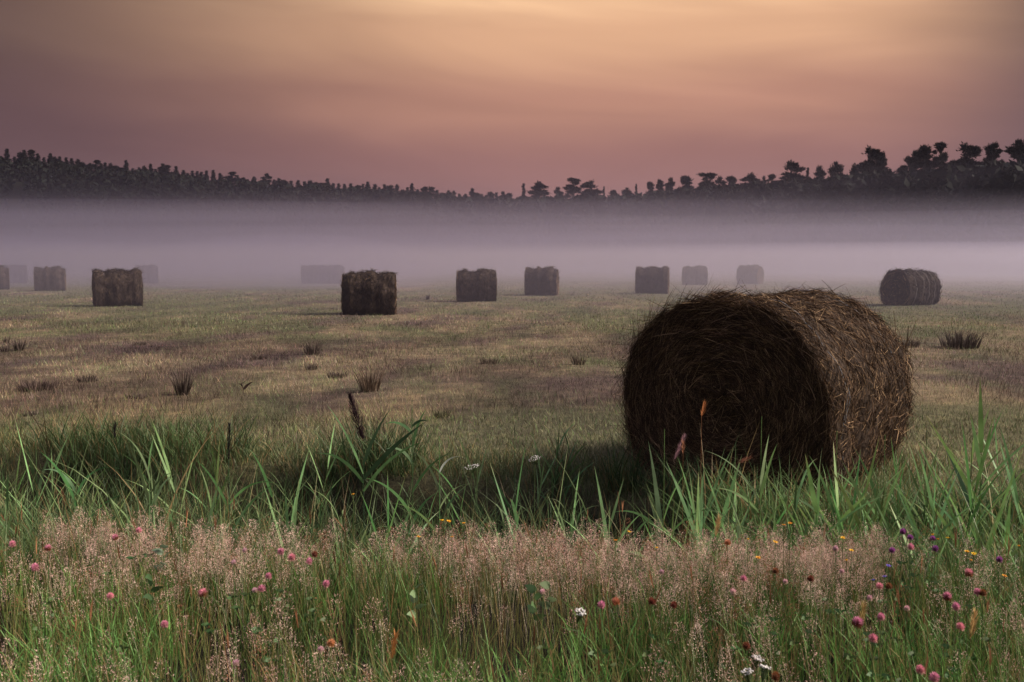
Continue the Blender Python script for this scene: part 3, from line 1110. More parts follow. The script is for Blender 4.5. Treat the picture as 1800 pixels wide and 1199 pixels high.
hero_reed(1172, 752, 4.75, 'reed with one broad leaf with a pale white tip before the dark bale', [
    (0.30, 2.6, 0.10, 0.62, 0.026, 0.12, G3, 0.1), (0.42, 2.9, 0.8, 0.34, 0.015, 1.5, G2, 0.2), (0.38, 0.2, 0.8, 0.42, 0.016, 1.2, G2, 0.1),
    (0.2, 3.4, 0.7, 0.5, 0.016, 2.3, G3, 0.3), (0.5, 0.3, 0.3, 0.3, 0.012, 0.5, G2, 0.2)], G2)
hero_reed(1190, 762, 4.8, 'slender grass with a pinkish purple plume leaning right before the bale', None, (0.12, 0.10, 0.07),
          (0.13, 0.008, (0.26, 0.15, 0.17), 170, (0.4, 0.95)), name='grass_stalk', cat='grass stalk', stem_r=0.002)
hero_reed(1238, 705, 4.7, 'dry orange stalk with a withered seed tuft before the bale face', None, (0.30, 0.13, 0.07),
          (0.07, 0.012, (0.42, 0.17, 0.07), 60, (0.2, 0.9)), name='dry_stalk', cat='stalk', stem_r=0.0018)
hero_reed(1206, 775, 4.7, 'short rusty dry stalk between the pale leaf and the orange stalk', None, (0.28, 0.12, 0.07), (0.06, 0.005, (0.3, 0.14, 0.08), 40, (0.0, 0.9)), name='dry_stalk', cat='stalk', stem_r=0.0015)
hero_reed(1302, 788, 4.8, 'dry red brown stalk with a nodding curl before the bale', None, (0.25, 0.12, 0.08), (0.07, 0.006, (0.3, 0.14, 0.09), 60, (0.9, 0.4)), name='dry_stalk', cat='stalk', stem_r=0.0016)
hero_reed(1345, 730, 4.75, 'tall bright green reed standing before the middle of the bale face', [
    (0.62, 0.1, 0.10, 0.30, 0.020, 0.1, G3, 0.2), (0.58, 0.3, 0.25, 0.30, 0.018, 0.2, G2, 0.6), (0.55, 3.0, 0.5, 0.42, 0.009, 0.9, G3, 0.2),
    (0.45, 3.1, 0.45, 0.34, 0.014, 0.4, G2, 0.3), (0.35, 0.1, 0.4, 0.36, 0.016, 0.6, G2, 0.2), (0.3, 3.0, 0.7, 0.42, 0.016, 0.9, G1, 0.1), (0.5, 3.3, 0.9, 0.3, 0.013, 0.8, G2, 0.2)], G2)
hero_reed(1325, 830, 4.55, 'broad pale green reed fan at the foot of the bale face', [
    (0.2, 2.7, 0.12, 0.55, 0.026, 0.1, G3, 0.1), (0.22, 0.4, 0.2, 0.50, 0.022, 0.15, G2, 0.3), (0.3, 3.1, 0.5, 0.4, 0.018, 0.4, G2, 0.2),
    (0.3, 0.1, 0.6, 0.42, 0.018, 0.9, G3, 0.2)], G2)
hero_reed(1480, 755, 4.9, 'tall green reed before the sunlit side of the bale, near its end face', [
    (0.5, 2.9, 0.3, 0.36, 0.016, 0.3, G2, 0.2), (0.5, 0.2, 0.3, 0.34, 0.016, 0.3, G2, 0.4), (0.4, 3.2, 0.7, 0.4, 0.015, 0.9, G1, 0.2), (0.4, 0.1, 0.7, 0.4, 0.015, 0.9, G2, 0.2)], G2)
hero_reed(1566, 762, 4.9, 'tall green reed before the right end of the bale', [
    (0.5, 2.6, 0.3, 0.40, 0.017, 0.3, G2, 0.2), (0.5, 0.2, 0.3, 0.38, 0.016, 0.3, G2, 0.4), (0.45, 3.2, 0.6, 0.42, 0.015, 0.5, G2, 0.2), (0.3, 0.1, 0.7, 0.4, 0.015, 0.9, G1, 0.2)], G2)
hero_reed(1640, 752, 5.0, 'green reed with narrow upright leaves right of the large bale', [
    (0.5, 2.7, 0.3, 0.34, 0.012, 0.3, G2, 0.2), (0.6, 0.3, 0.25, 0.30, 0.016, 0.2, G1, 0.5), (0.4, 3.2, 0.6, 0.36, 0.013, 0.5, G2, 0.2)], G1)
hero_reed(1722, 775, 4.9, 'dark leaved reed with a broad leaf tilted left, near the right edge', [
    (0.6, 2.9, 0.35, 0.34, 0.020, 0.2, G4, 0.2), (0.6, 0.2, 0.8, 0.26, 0.010, 1.4, G3, 0.2), (0.4, 0.1, 0.5, 0.4, 0.016, 0.6, G1, 0.2), (0.35, 3.2, 0.6, 0.4, 0.015, 0.5, G1, 0.2)], G4)
hero_reed(50, 745, 6.6, 'short broad leaved reed standing apart beyond the ditch at far left', [
    (0.3, 2.8, 0.15, 0.42, 0.024, 0.2, G1, 0.2), (0.3, 0.3, 0.2, 0.36, 0.022, 0.3, G4, 0.3)], G1)
hero_reed(120, 775, 5.3, 'reed with arching leaves bowed over at the far left', [
    (0.6, 3.0, 0.4, 0.34, 0.016, 2.0, G3, 0.2), (0.6, 0.2, 0.4, 0.34, 0.016, 1.8, G1, 0.2), (0.5, 3.2, 0.3, 0.4, 0.018, 0.6, G2, 0.3), (0.3, 0.1, 0.6, 0.4, 0.016, 0.9, G1, 0.1)], G1)
hero_reed(905, 745, 5.6, 'narrow dark blade standing up from the middle of the ditch', [
    (0.3, 0.6, 0.12, 0.50, 0.013, 0.15, G1, 0.4), (0.3, 2.9, 0.4, 0.36, 0.012, 0.4, G1, 0.4)], G4)

# foxtail heads among the bank grass
for (px, py, d, c, lab) in [(1267, 905, 4.1, (0.55, 0.40, 0.20), 'pale yellow foxtail head at the bank edge left of the green reed stand'),
                            (680, 1112, 3.0, (0.50, 0.24, 0.09), 'orange brown curved foxtail head in the short grass, bottom centre left'),
                            (1532, 1060, 3.3, (0.50, 0.36, 0.16), 'straw yellow bent foxtail left of the dark right corner'),
                            (1735, 1075, 3.1, (0.52, 0.36, 0.17), 'long straw yellow foxtail in the bottom right corner')]:
    hero_reed(px, py, d, lab, None, (0.22, 0.20, 0.08), (0.09, 0.006, c, 150, (0.15, 0.95)), name='foxtail_grass', cat='grass stalk', stem_r=0.0014, group='foxtail grass heads')


# ------------------------------------------------------------------ tussocks in the field
def tussock(px, py, w_px, h_px, n, label, col=(0.075, 0.058, 0.050), lw=0.010, name='rush_tuft', cat='tuft'):
    d = CAM_H * FPX / (py - 459.0)
    x = (px - 900) / FPX * d
    wr, h = w_px / FPX * d * 0.5, h_px / FPX * d
    z0 = gz1(x, d)
    a = rng.uniform(0, 2 * math.pi, n)
    r = np.sqrt(rng.uniform(0, 1, n))
    P = np.stack([np.cos(a) * r * wr * 0.55, np.sin(a) * r * wr * 0.55, np.full(n, -0.01)], 1)
    T = np.stack([np.cos(a) * r * 0.45, np.sin(a) * r * 0.45, np.full(n, 1.6)], 1)
    lw = max(lw, d * 0.0007)
    V, F, t = strips(P, T, np.stack([np.cos(a), np.sin(a), 0 * a], 1), h * rng.uniform(0.5, 1.3, n), lw * rng.uniform(0.6, 1.3, n), 3, rng.uniform(0, 0.7, n), 'blade', rng.uniform(-1.5, 1.5, n))
    p = Pile()
    p.add(V, F, per_vert(np.array(col) * rng.uniform(0.5, 1.7, (n, 1)), 3))
    o = link(name, p.mesh(name), M_STUB)
    o.location = (x, d, z0)
    return tag(o, label, cat)


tussock(317, 694, 36, 44, 130, 'dark spiky rush tuft standing in the field at left')
tussock(648, 690, 54, 38, 150, 'brownish grass tuft in the field above the reed plume', (0.10, 0.07, 0.05))
tussock(548, 624, 46, 26, 120, 'dark tuft in the field below the ragged dark bale')
tussock(545, 648, 34, 12, 90, 'low dark clump just below the dark field tuft')
tussock(592, 664, 60, 12, 160, 'long low dark clump left of the brownish grass tuft')
tussock(30, 618, 26, 22, 100, 'dark rush tuft near the left edge of the field')
tussock(6, 620, 22, 14, 60, 'low dark clump at the very left edge of the field')
tussock(8, 603, 16, 12, 40, 'small dark clump at the left edge behind the others')
tussock(244, 608, 34, 7, 100, 'flat dark clump in the field below the dark left bale')
tussock(60, 686, 110, 16, 420, 'wide patch of dark rushes in the field at far left', (0.07, 0.05, 0.045))
tussock(752, 526, 10, 8, 40, 'tiny dark clump between the two middle bales')
tussock(1018, 642, 40, 18, 120, 'dark tuft in the field left of the large bale', (0.085, 0.065, 0.05))
tussock(1690, 612, 110, 28, 420, 'broad dark tussock in the field right of the large bale', (0.07, 0.055, 0.05))
tussock(1600, 612, 60, 14, 160, 'low dark clump between the large bale and the broad tussock', (0.075, 0.06, 0.05))
tussock(150, 672, 62, 13, 150, 'low dark grass clump between the rush patch and the spiky tuft')
tussock(452, 632, 52, 10, 130, 'flat brown clump in the field above the little withered weed', (0.085, 0.065, 0.055))
tussock(238, 700, 70, 12, 150, 'low brown clump just left of the dark spiky rush tuft', (0.085, 0.065, 0.055))
tussock(860, 640, 60, 10, 150, 'flat brown clump in the middle of the field', (0.09, 0.07, 0.055))
tussock(45, 733, 50, 9, 80, 'small low dark clump of dead grass above the far left reeds')
tussock(775, 735, 60, 14, 160, 'low green brown clump in the field right of the folded leaf reed', (0.09, 0.085, 0.05))
# the little withered weed
d = CAM_H * FPX / (693 - 459.0)
w_ = thing('withered_weed', ((424 - 900) / FPX * d, d, gz1((424 - 900) / FPX * d, d)), 'small withered weed with one bent leaf alone in the field right of the rush tuft', 'weed')
p = Pile()
V, F = tube([(0, 0, -0.02), (0.0, 0, 0.07), (-0.02, 0, 0.13), (0.03, 0, 0.16)], [0.006, 0.005, 0.004, 0.003], 5)
p.add(V, F, (0.05, 0.035, 0.03))
link('stem', p.mesh('stem', True), M_STUB, w_)
link('foliage', leaf_pile([((0, 0, 0.06), (0.8, 0, 1), (1, 0, 0), 0.16, 0.03, 0.6, (0.07, 0.045, 0.04), 0.3),
                           ((-0.01, 0, 0.1), (-0.5, 0, 1), (-1, 0, 0), 0.07, 0.02, 1.6, (0.06, 0.04, 0.035), 0.3)], 6).mesh('foliage', True), M_STUB, w_)


# ------------------------------------------------------------------ flowers on the bank
def clover_head(r, top, low, seed):
    q = np.random.default_rng(seed)
    n = 150
    i = np.arange(n)
    ph = np.arccos(1 - 1.80 * (i + 0.5) / n)
    a = i * 2.39996
    N = np.stack([np.sin(ph) * np.cos(a), np.sin(ph) * np.sin(a), np.cos(ph)], 1)
    P = N * np.array([0.55, 0.55, 0.65]) * r
    T = N + np.array([0, 0, 0.45])
    V, F, t = strips(P, T, N, r * q.uniform(0.5, 0.72, n), r * 0.17, 2, np.full(n, 0.3), 'blade', q.uniform(0, 3, n))
    k = sstep(-0.25, 0.35, N[:, 2] + q.normal(0, 0.12, n))[:, None]
    c = (np.array(low) * (1 - k) + np.array(top) * k) * q.uniform(0.75, 1.2, (n, 1))
    p = Pile()
    p.add(V, F, per_vert(c, 2))
    V, F = ball(r * 0.62, 8, 6, 1.1)
    p.add(V, F, np.array(low) * 0.7)
    return p


def small_head(r, n, col, centre, seed):
    """a daisy-like or ragged small flower: petals round a dome"""
    q = np.random.default_rng(seed)
    a = np.arange(n) * 2.39996
    d = np.stack([np.cos(a), np.sin(a), 0 * a], 1)
    P = d * r * 0.2
    V, F, t = strips(P, d + np.array([0, 0, 0.55]), -d * 0 + np.array([0, 0, -1.0]) + d * 0.01, r * q.uniform(0.7, 1.0, n), r * 0.42, 2, np.full(n, 0.5), 'blade', np.full(n, 1.57) * 0)
    p = Pile()
    p.add(V, F, per_vert(np.array(col) * q.uniform(0.8, 1.15, (n, 1)), 2))
    V, F = ball(r * 0.38, 7, 5, 0.8, (0, 0, r * 0.12))
    p.add(V, F, centre)
    return p


def umbel(seed, r=0.035):
    q = np.random.default_rng(seed)
    p = Pile()
    for k in range(38):
        a, rr = q.uniform(0, 6.28), math.sqrt(q.uniform(0, 1)) * r
        c = (rr * math.cos(a), rr * math.sin(a), 0.010 - rr * rr * 6 + q.uniform(-0.003, 0.003))
        V, F = ball(0.0034 * q.uniform(0.7, 1.2), 5, 4, 0.7, c)
        p.add(V, F, (0.70, 0.68, 0.66))
        V, F = tube([(0, 0, -0.035), c], [0.0008, 0.0006], 4)
        p.add(V, F, (0.10, 0.14, 0.06))
    return p


def trifoliate(h, seed):
    q = np.random.default_rng(seed)
    sp = []
    for j in range(2):
        z = h * q.uniform(0.35, 0.75)
        a0 = q.uniform(0, 6.28)
        bx, by = 0.03 * math.cos(a0), 0.03 * math.sin(a0)
        for k in range(3):
            a = a0 + k * 2.094
            sp.append(((bx, by, z), (math.cos(a), math.sin(a), 0.35), (0, 0, -1), 0.028, 0.015, 0.5, (0.07, 0.13, 0.045), 0.0))
        sp.append(((0, 0, z - 0.03), (math.cos(a0), math.sin(a0), 1.0), (0, 0, 1), 0.042, 0.002, 0.1, (0.10, 0.15, 0.06), 0.0))
    return leaf_pile(sp, 4)


PINK, PINKL, BROWN = (0.78, 0.30, 0.42), (0.80, 0.48, 0.56), (0.20, 0.070, 0.035)
HEADS = {
    'pink': clover_head(0.0125, PINK, (0.55, 0.24, 0.26), 1).mesh('flower_head'),
    'half': clover_head(0.0140, PINK, BROWN, 2).mesh('flower_head'),
    'pale': clover_head(0.0100, PINKL, (0.50, 0.36, 0.30), 3).mesh('flower_head'),
    'brown': clover_head(0.0125, (0.26, 0.085, 0.040), (0.16, 0.055, 0.030), 4).mesh('flower_head'),
    'orange': clover_head(0.0125, (0.66, 0.27, 0.16), (0.40, 0.15, 0.06), 5).mesh('flower_head'),
    'magenta': clover_head(0.0115, (0.42, 0.10, 0.40), (0.20, 0.07, 0.16), 6).mesh('flower_head'),
    'yellow': small_head(0.0105, 11, (0.85, 0.46, 0.03), (0.70, 0.32, 0.02), 7).mesh('flower_head', True),
    'blue': small_head(0.0105, 9, (0.16, 0.12, 0.62), (0.20, 0.14, 0.50), 8).mesh('flower_head', True),
    'white': umbel(9, 0.016).mesh('flower_head', True),
    'yarrow': umbel(10, 0.040).mesh('flower_head', True),
}
KINDN = {
    'pink': ('clover_flower', 'clover', 'pink clover head'), 'half': ('clover_flower', 'clover', 'pink clover head with brown withered base'),
    'pale': ('clover_flower', 'clover', 'small pale pink clover head'), 'brown': ('clover_flower', 'clover', 'withered brown clover head'),
    'orange': ('clover_flower', 'clover', 'orange pink fading clover head'), 'magenta': ('knapweed_flower', 'flower', 'purple knapweed head'),
    'yellow': ('yellow_flower', 'flower', 'small orange yellow flower'), 'blue': ('blue_flower', 'flower', 'small violet blue flower'),
    'white': ('white_flower', 'flower', 'small cluster of white flowers'), 'yarrow': ('yarrow_flower', 'flower', 'flat white yarrow head')}
FL = [('pink', 22, 957), ('half', 84, 964), ('pink', 62, 998), ('half', 203, 945), ('pink', 244, 933), ('pink', 494, 970), ('pink', 513, 980),
      ('pink', 543, 987), ('pink', 472, 1013), ('pink', 573, 1027), ('half', 357, 1043), ('pink', 194, 1048), ('pink', 460, 1035), ('pale', 448, 1038),
      ('pale', 411, 989), ('pale', 430, 968), ('pink', 289, 1098), ('orange', 582, 1131), ('pale', 563, 1142), ('pale', 415, 1166), ('brown', 553, 975),
      ('pink', 1057, 1064), ('orange', 1083, 1058), ('brown', 1146, 1058), ('brown', 1184, 1064), ('pale', 1163, 1006), ('pale', 954, 1041),
      ('white', 1019, 1080), ('yellow', 777, 915), ('yellow', 789, 917), ('yellow', 815, 920), ('yellow', 736, 944), ('yellow', 621, 869),
      ('yellow', 1082, 950), ('yellow', 1106, 935), ('yellow', 1154, 963), ('yellow', 795, 944), ('yarrow', 940, 806), ('yarrow', 829, 821),
      ('pale', 1469, 965), ('pink', 1601, 962), ('magenta', 1644, 965), ('pale', 1480, 1005), ('pink', 1307, 1017), ('pale', 1381, 1023),
      ('pink', 1546, 1031), ('half', 1703, 1008), ('half', 1665, 1050), ('pink', 1681, 1067), ('pink', 1718, 1041), ('brown', 1728, 1043),
      ('half', 1507, 1095), ('pink', 1549, 1085), ('pink', 1535, 1123), ('pink', 1688, 1102), ('pale', 1594, 1070), ('pale', 1529, 1052),
      ('pink', 1618, 1178), ('pink', 1642, 1192), ('pale', 1289, 1041), ('orange', 1279, 954), ('brown', 1363, 1004), ('brown', 1425, 1018),
      ('brown', 1563, 1031), ('brown', 1312, 1136), ('brown', 1363, 1190), ('magenta', 1587, 935), ('magenta', 1600, 945), ('magenta', 1640, 947),
      ('magenta', 1568, 968), ('magenta', 1757, 984), ('blue', 1562, 995), ('blue', 1555, 1014), ('blue', 1535, 1020), ('yellow', 1378, 923),
      ('yellow', 1363, 953), ('yellow', 1389, 920), ('yellow', 1315, 948), ('yellow', 1482, 946), ('yellow', 1497, 968), ('yellow', 1488, 985),
      ('yellow', 1640, 940), ('yellow', 1649, 948), ('yellow', 1666, 946), ('yellow', 1700, 970), ('yellow', 1712, 974), ('yellow', 1707, 985),
      ('yellow', 1791, 960), ('yellow', 1766, 1013), ('yellow', 1333, 981), ('white', 1330, 1163), ('white', 1314, 1187), ('white', 1344, 1179)]
ORD = ['first', 'second', 'third', 'fourth', 'fifth', 'sixth', 'seventh', 'eighth', 'ninth', 'tenth', 'eleventh', 'twelfth', 'thirteenth',
       'fourteenth', 'fifteenth', 'sixteenth', 'seventeenth', 'eighteenth', 'nineteenth', 'twentieth']
REG = [(0, 700, 'the left bank part'), (700, 1250, 'the middle bank part'), (1250, 1801, 'the right bank part')]
seen = {}
for kind in KINDN:
    for a, b, rn in REG:
        row = sorted([(px, py) for k2, px, py in FL if k2 == kind and a <= px < b])
        nm = KINDN[kind][2]
        for i, q in enumerate(row):
            if len(row) == 1:
                seen[(kind,) + q] = '%s, the only one in %s' % (nm, rn)
            else:
                seen[(kind,) + q] = '%s, %s from left in %s' % (nm, ORD[i], rn)
for j, (kind, px, py) in enumerate(FL):
    zt = 0.44 if py > 925 else 0.50
    if kind == 'yarrow':
        zt = 0.36
    if py > 1100:
        zt = 0.40
    if kind in ('yellow', 'blue', 'magenta') and py > 925:
        zt = 0.46
    p3 = at_z(px, py, zt)
    if kind == 'yarrow' or (px, py) == (621, 869):
        p3 = at_d(px, py, 5.6 if kind == 'yarrow' else 4.7)
    gz = gz1(p3.x, p3.y)
    h = p3.z - gz
    nm, cat, _ = KINDN[kind]
    o = thing(nm, (p3.x, p3.y, gz), seen[(kind, px, py)], cat, {'clover_flower': 'clover flowers on the near bank', 'knapweed_flower': 'purple knapweed flowers', 'yellow_flower': 'small yellow flowers at the bank edge',
              'blue_flower': 'violet blue flowers', 'white_flower': 'white flower clusters', 'yarrow_flower': 'yarrow heads over the ditch'}[nm])
    bx, by = random.uniform(-0.03, 0.03), random.uniform(-0.02, 0.02)
    path = [(-bx * (1 - t) ** 2, -by * (1 - t) ** 2, h * t - 0.01 * (1 - t)) for t in np.linspace(0, 1, 7)]
    V, F = tube(path, np.linspace(0.0018, 0.0012, 7), 5)
    p = Pile()
    p.add(V, F, (0.11, 0.16, 0.06))
    link('stem', p.mesh('stem', True), M_REED, o)
    hd = link('flower_head', HEADS[kind], M_PETAL, o)
    hd.location = (0, 0, h)
    hd.rotation_euler = (random.uniform(-0.35, 0.25), random.uniform(-0.3, 0.3), random.uniform(0, 6.28))
    s = random.uniform(0.9, 1.12)
    if (px, py) == (1507, 1095):
        s = 1.3
    hd.scale = (s, s, s * random.uniform(0.95, 1.15))
    if nm == 'clover_flower' or kind == 'magenta':
        link('leaves', trifoliate(h, j).mesh('leaves', True), M_REED, o)

# two patches of broad clover leaves
for j, (px, py, lab) in enumerate([(940, 1012, 'pair of rounded broad green leaves in the middle of the bank, left clump'), (966, 1004, 'rounded pale green leaf standing just right of the darker leaf pair'),
                                   (266, 990, 'dark green clover leaves in the pink grass at left'), (285, 940, 'grey green thistle-like leaf clump among the pink grass at left'),
                                   (730, 1006, 'small upright pale green leaf pair in the pink grass, centre left')]):
    p3 = at_z(px, py, 0.42)
    gz = gz1(p3.x, p3.y)
    h = p3.z - gz
    o = thing('leafy_herb', (p3.x, p3.y, gz), lab, 'herb', 'broad leaved herbs in the bank grass')
    V, F = tube([(0, 0, -0.01), (0.004, 0, h * 0.5), (0, 0, h * 0.95)], [0.002, 0.0017, 0.0012], 5)
    p = Pile()
    p.add(V, F, (0.10, 0.15, 0.06))
    link('stem', p.mesh('stem', True), M_REED, o)
    sp = []
    for k in range(5):
        a = k * 2.2 + j
        gcol = [(0.075, 0.15, 0.06), (0.16, 0.25, 0.13), (0.045, 0.09, 0.035), (0.12, 0.16, 0.10), (0.17, 0.24, 0.12)][j]
        sp.append(((0, 0, h * (0.62 + 0.06 * k)), (math.cos(a) * 0.9, math.sin(a) * 0.9, 0.8), (math.cos(a), math.sin(a), -0.4), 0.05, 0.030, 0.9, gcol, random.uniform(-0.5, 0.5)))
    link('foliage', leaf_pile(sp, 6).mesh('foliage', True), M_REED, o)


# ------------------------------------------------------------------ trees beyond the mist
def crown_tris(C0, size, r, out=None):
    """leaf clumps as random quads round centres C0"""
    n = len(C0)
    a = r.normal(0, 1, (n, 3))
    b = r.normal(0, 1, (n, 3))
    a /= np.linalg.norm(a, axis=1, keepdims=True)
    if out is not None:
        a = a * 0.55 + out
        a /= np.linalg.norm(a, axis=1, keepdims=True) + 1e-6
    b -= (a * b).sum(1, keepdims=True) * a
    b /= np.linalg.norm(b, axis=1, keepdims=True)
    s = (size * r.uniform(0.5, 1.3, n))[:, None]
    V = np.stack([C0 - a * s, C0 - b * s * (0.5 if out is None else 0.26), C0 + a * s, C0 + b * s * (0.5 if out is None else 0.26)], 1).reshape(-1, 3)
    return V, np.arange(4 * n).reshape(n, 4)


def tree_meshes(kind, seed):
    """unit: metres, 15 m tall. returns trunk, crown"""
    r = np.random.default_rng(seed)
    H = 15.0
    tp, cp = Pile(), Pile()
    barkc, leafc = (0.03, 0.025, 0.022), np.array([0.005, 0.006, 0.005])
    if kind == 'spruce':
        V, F = tube([(0, 0, -1), (0.05, 0, H * 0.5), (0, 0, H * 0.97)], [0.22, 0.14, 0.02], 7)
        tp.add(V, F, barkc)
        P = []
        for t in np.linspace(0.06, 0.985, 44):
            R0 = (2.7 + 0.5 * math.sin(seed)) * (1 - t) ** 0.95 * r.uniform(0.62, 1.2) + 0.07
            nb = int(7 + 9 * (1 - t))
            for k in range(nb):
                a = r.uniform(0, 6.283)
                m = int(4 + R0 * 4)
                for u in np.linspace(0.15, 1, m):
                    rr = R0 * u
                    P.append((rr * math.cos(a) + r.normal(0, .1), rr * math.sin(a) + r.normal(0, .1), H * t - 0.30 * rr * u + r.normal(0, .08)))
        P = np.array(P)
        V, F = crown_tris(P, 0.26, r)
    else:
        lean = {'leaning': 0.22}.get(kind, r.normal(0, 0.02))
        trunk = [(lean * t * t * H, 0.2 * math.sin(3 * t + seed), H * t * 0.93 - 0.5) for t in np.linspace(0, 1, 8)]
        V, F = tube(trunk, np.linspace(0.26, 0.05, 8), 7)
        tp.add(V, F, barkc)
        cl = []
        if kind == 'round':
            for k in range(44):
                t = r.uniform(0.25, 0.97)
                w = 3.1 * (1.02 - t) ** 0.62
                a = r.uniform(0, 6.283)
                cl.append((w * r.uniform(0.3, 0.9) * math.cos(a), w * r.uniform(0.3, 0.9) * math.sin(a), H * t, r.uniform(0.5, 0.95), 0.6))
            cl.append((0, 0, H * 0.96, 0.55, 1.0))
        else:
            for k in range(42):
                t = r.uniform(0.30, 0.95)
                w = 2.9 * (1.12 - t) ** 0.55
                a = r.uniform(0, 6.283)
                q = r.uniform(0.35, 1.0)
                px_, py_ = w * q * math.cos(a), w * q * math.sin(a)
                if kind == 'leaning':
                    px_ = abs(px_) * 1.5 if r.uniform() < 0.75 else px_
                cl.append((px_ + lean * t * t * H, py_, H * t + 0.35 * q, r.uniform(0.45, 0.95), 0.5))
            cl.append((lean * H * 0.95, 0, H * 0.95, 0.7, 0.95))
        for (x, y, z, s, fz) in cl:
            tt = max(0.2, z / H - 0.12)
            b0 = (lean * tt * tt * H, 0, H * tt)
            V, F = tube([b0, (x * 0.6 + b0[0] * 0.4, y * 0.6, z * 0.55 + b0[2] * 0.45), (x, y, z)], [0.08, 0.05, 0.02], 4)
            tp.add(V, F, barkc)
        P, OUT = [], []
        for (x, y, z, s, fz) in cl:
            m = int(260 * s * s + 70)
            v = r.normal(0, 1, (m, 3))
            v /= np.linalg.norm(v, axis=1, keepdims=True)
            v *= (r.uniform(0, 1, (m, 1)) ** 0.45) * s * (1 + 0.25 * r.normal(0, 1, (m, 1)))
            P.append(v * np.array([1, 1, fz]) + np.array([x, y, z]))
            o_ = v / (np.linalg.norm(v, axis=1, keepdims=True) + 1e-6) + np.array([x, y, 0]) / (math.hypot(x, y) + 0.5) + np.array([0, 0, 0.7])
            OUT.append(o_)
        P = np.concatenate(P)
        V, F = crown_tris(P, 0.30, r, np.concatenate(OUT))
    m = len(P)
    c = leafc * r.uniform(0.6, 1.6, (m, 1))
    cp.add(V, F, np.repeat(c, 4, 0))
    return tp.mesh('trunk', True), cp.mesh('crown')


TP = {}
for kind, ns in (('spruce', 4), ('pine', 5), ('round', 3), ('leaning', 1)):
    TP[kind] = []
    for s_ in range(ns):
        TP[kind].append(tree_meshes(kind, 300 + s_ * 7 + len(kind)))


def plant_tree(px, top_py, d, kind, var, width_px, label, group, name):
    tr, cr = TP[kind][var % len(TP[kind])]
    x = (px - 900) / FPX * d
    gz = gz1(x, d)
    topz = CAM_H + d * (459 - top_py) / FPX
    sz = max(0.45, (topz - gz) / 15.0)
    w0 = {'spruce': 2.7, 'pine': 3.7, 'round': 3.8, 'leaning': 4.6}[kind]
    sx = width_px / FPX * d / w0
    sx = min(max(sx, sz * 0.55), sz * 1.9)
    o = thing(name, (x, d, gz), label, 'tree', group, random.uniform(0, 6.28) if kind != 'leaning' else 0.1)
    o.scale = (sx, sx, sz)
    link('trunk', tr, M_BARK, o)
    link('crown', cr, M_TREE, o)
    return o


GR = 'trees standing out on the right skyline'
RT = [
    (920, 324, 17, 'spruce', 'small pointed spruce at the lowest middle of the skyline'),
    (947, 320, 34, 'pine', 'wide low pine just right of the small pointed spruce'),
    (980, 330, 24, 'round', 'low rounded tree between two pines near the middle of the skyline'),
    (1006, 315, 28, 'pine', 'tall pine standing out above the middle of the skyline'),
    (1037, 319, 34, 'pine', 'spreading pine right of the tall middle pine'),
    (1060, 329, 11, 'spruce', 'narrow little spruce right of the spreading middle pine'),
    (1076, 336, 20, 'round', 'very low round bush-like tree in the dip of the skyline'),
    (1100, 331, 26, 'round', 'low rounded tree just right of the dip in the skyline'),
    (1116, 325, 12, 'spruce', 'tiny pointed spruce right of the dip in the skyline'),
    (1141, 322, 20, 'round', 'first of three rounded crowns climbing right of the dip'),
    (1158, 317, 20, 'pine', 'second of three crowns climbing right of the dip'),
    (1176, 314, 26, 'round', 'third of three rounded crowns climbing right of the dip'),
    (1203, 312, 32, 'round', 'broad rounded tree left of the gap before the pine group'),
    (1242, 306, 36, 'pine', 'broad pine above the pale misty bale pair'),
    (1262, 311, 22, 'pine', 'smaller pine just right of the broad pine above the misty bales'),
    (1282, 312, 28, 'round', 'flat rounded tree between two broad pines'),
    (1315, 306, 36, 'pine', 'broad flat pine left of the two low crowns'),
    (1338, 311, 18, 'round', 'first low crown left of the tall rounded pine'),
    (1354, 308, 22, 'pine', 'second low crown left of the tall rounded pine'),
    (1385, 285, 46, 'pine', 'tall rounded pine with branches reaching right, above the big bale'),
    (1414, 297, 18, 'spruce', 'small spruce right of the tall rounded pine'),
    (1434, 292, 24, 'pine', 'small pine with crossed branches right of the small spruce'),
    (1463, 286, 36, 'round', 'smooth rounded tree left of the highest pointed pine'),
    (1495, 290, 26, 'round', 'lower crown at the left foot of the highest pointed pine'),
    (1521, 261, 46, 'pine', 'large pointed pine, first of the tall group at right'),
    (1541, 270, 26, 'pine', 'smaller pine leaning against the large pointed pine'),
    (1572, 267, 44, 'leaning', 'wind-swept pine leaning to the right'),
    (1617, 260, 38, 'round', 'dense round topped pine right of the wind-swept one'),
    (1646, 253, 30, 'pine', 'tall narrow pine right of the dense round topped one'),
    (1687, 255, 56, 'pine', 'wide umbrella shaped pine between two narrow pines'),
    (1734, 253, 32, 'pine', 'narrow pine right of the umbrella shaped pine'),
    (1780, 248, 60, 'round', 'broad dark tree at the right edge, highest of the skyline'),
    (1815, 258, 50, 'pine', 'pine cut off by the right edge of the view'),
]
for j, (px, py, w, kind, lab) in enumerate(RT):
    dd = float(np.interp(px, SKY_PX, SKY_D))
    plant_tree(px, py, dd * random.uniform(0.97, 1.0), kind, j, w, lab, GR, 'spruce_tree' if kind == 'spruce' else ('broadleaf_tree' if kind == 'round' else 'pine_tree'))
GL = 'trees on the skyline of the left wood'
num = {}
TENS = {20: 'twent', 30: 'thirt', 40: 'fort', 50: 'fift', 60: 'sixt', 70: 'sevent', 80: 'eight'}


def nth(k):
    if k <= 20:
        return ORD[k - 1]
    t, u = k // 10 * 10, k % 10
    return TENS[t] + ('ieth' if u == 0 else 'y-' + ORD[u - 1])



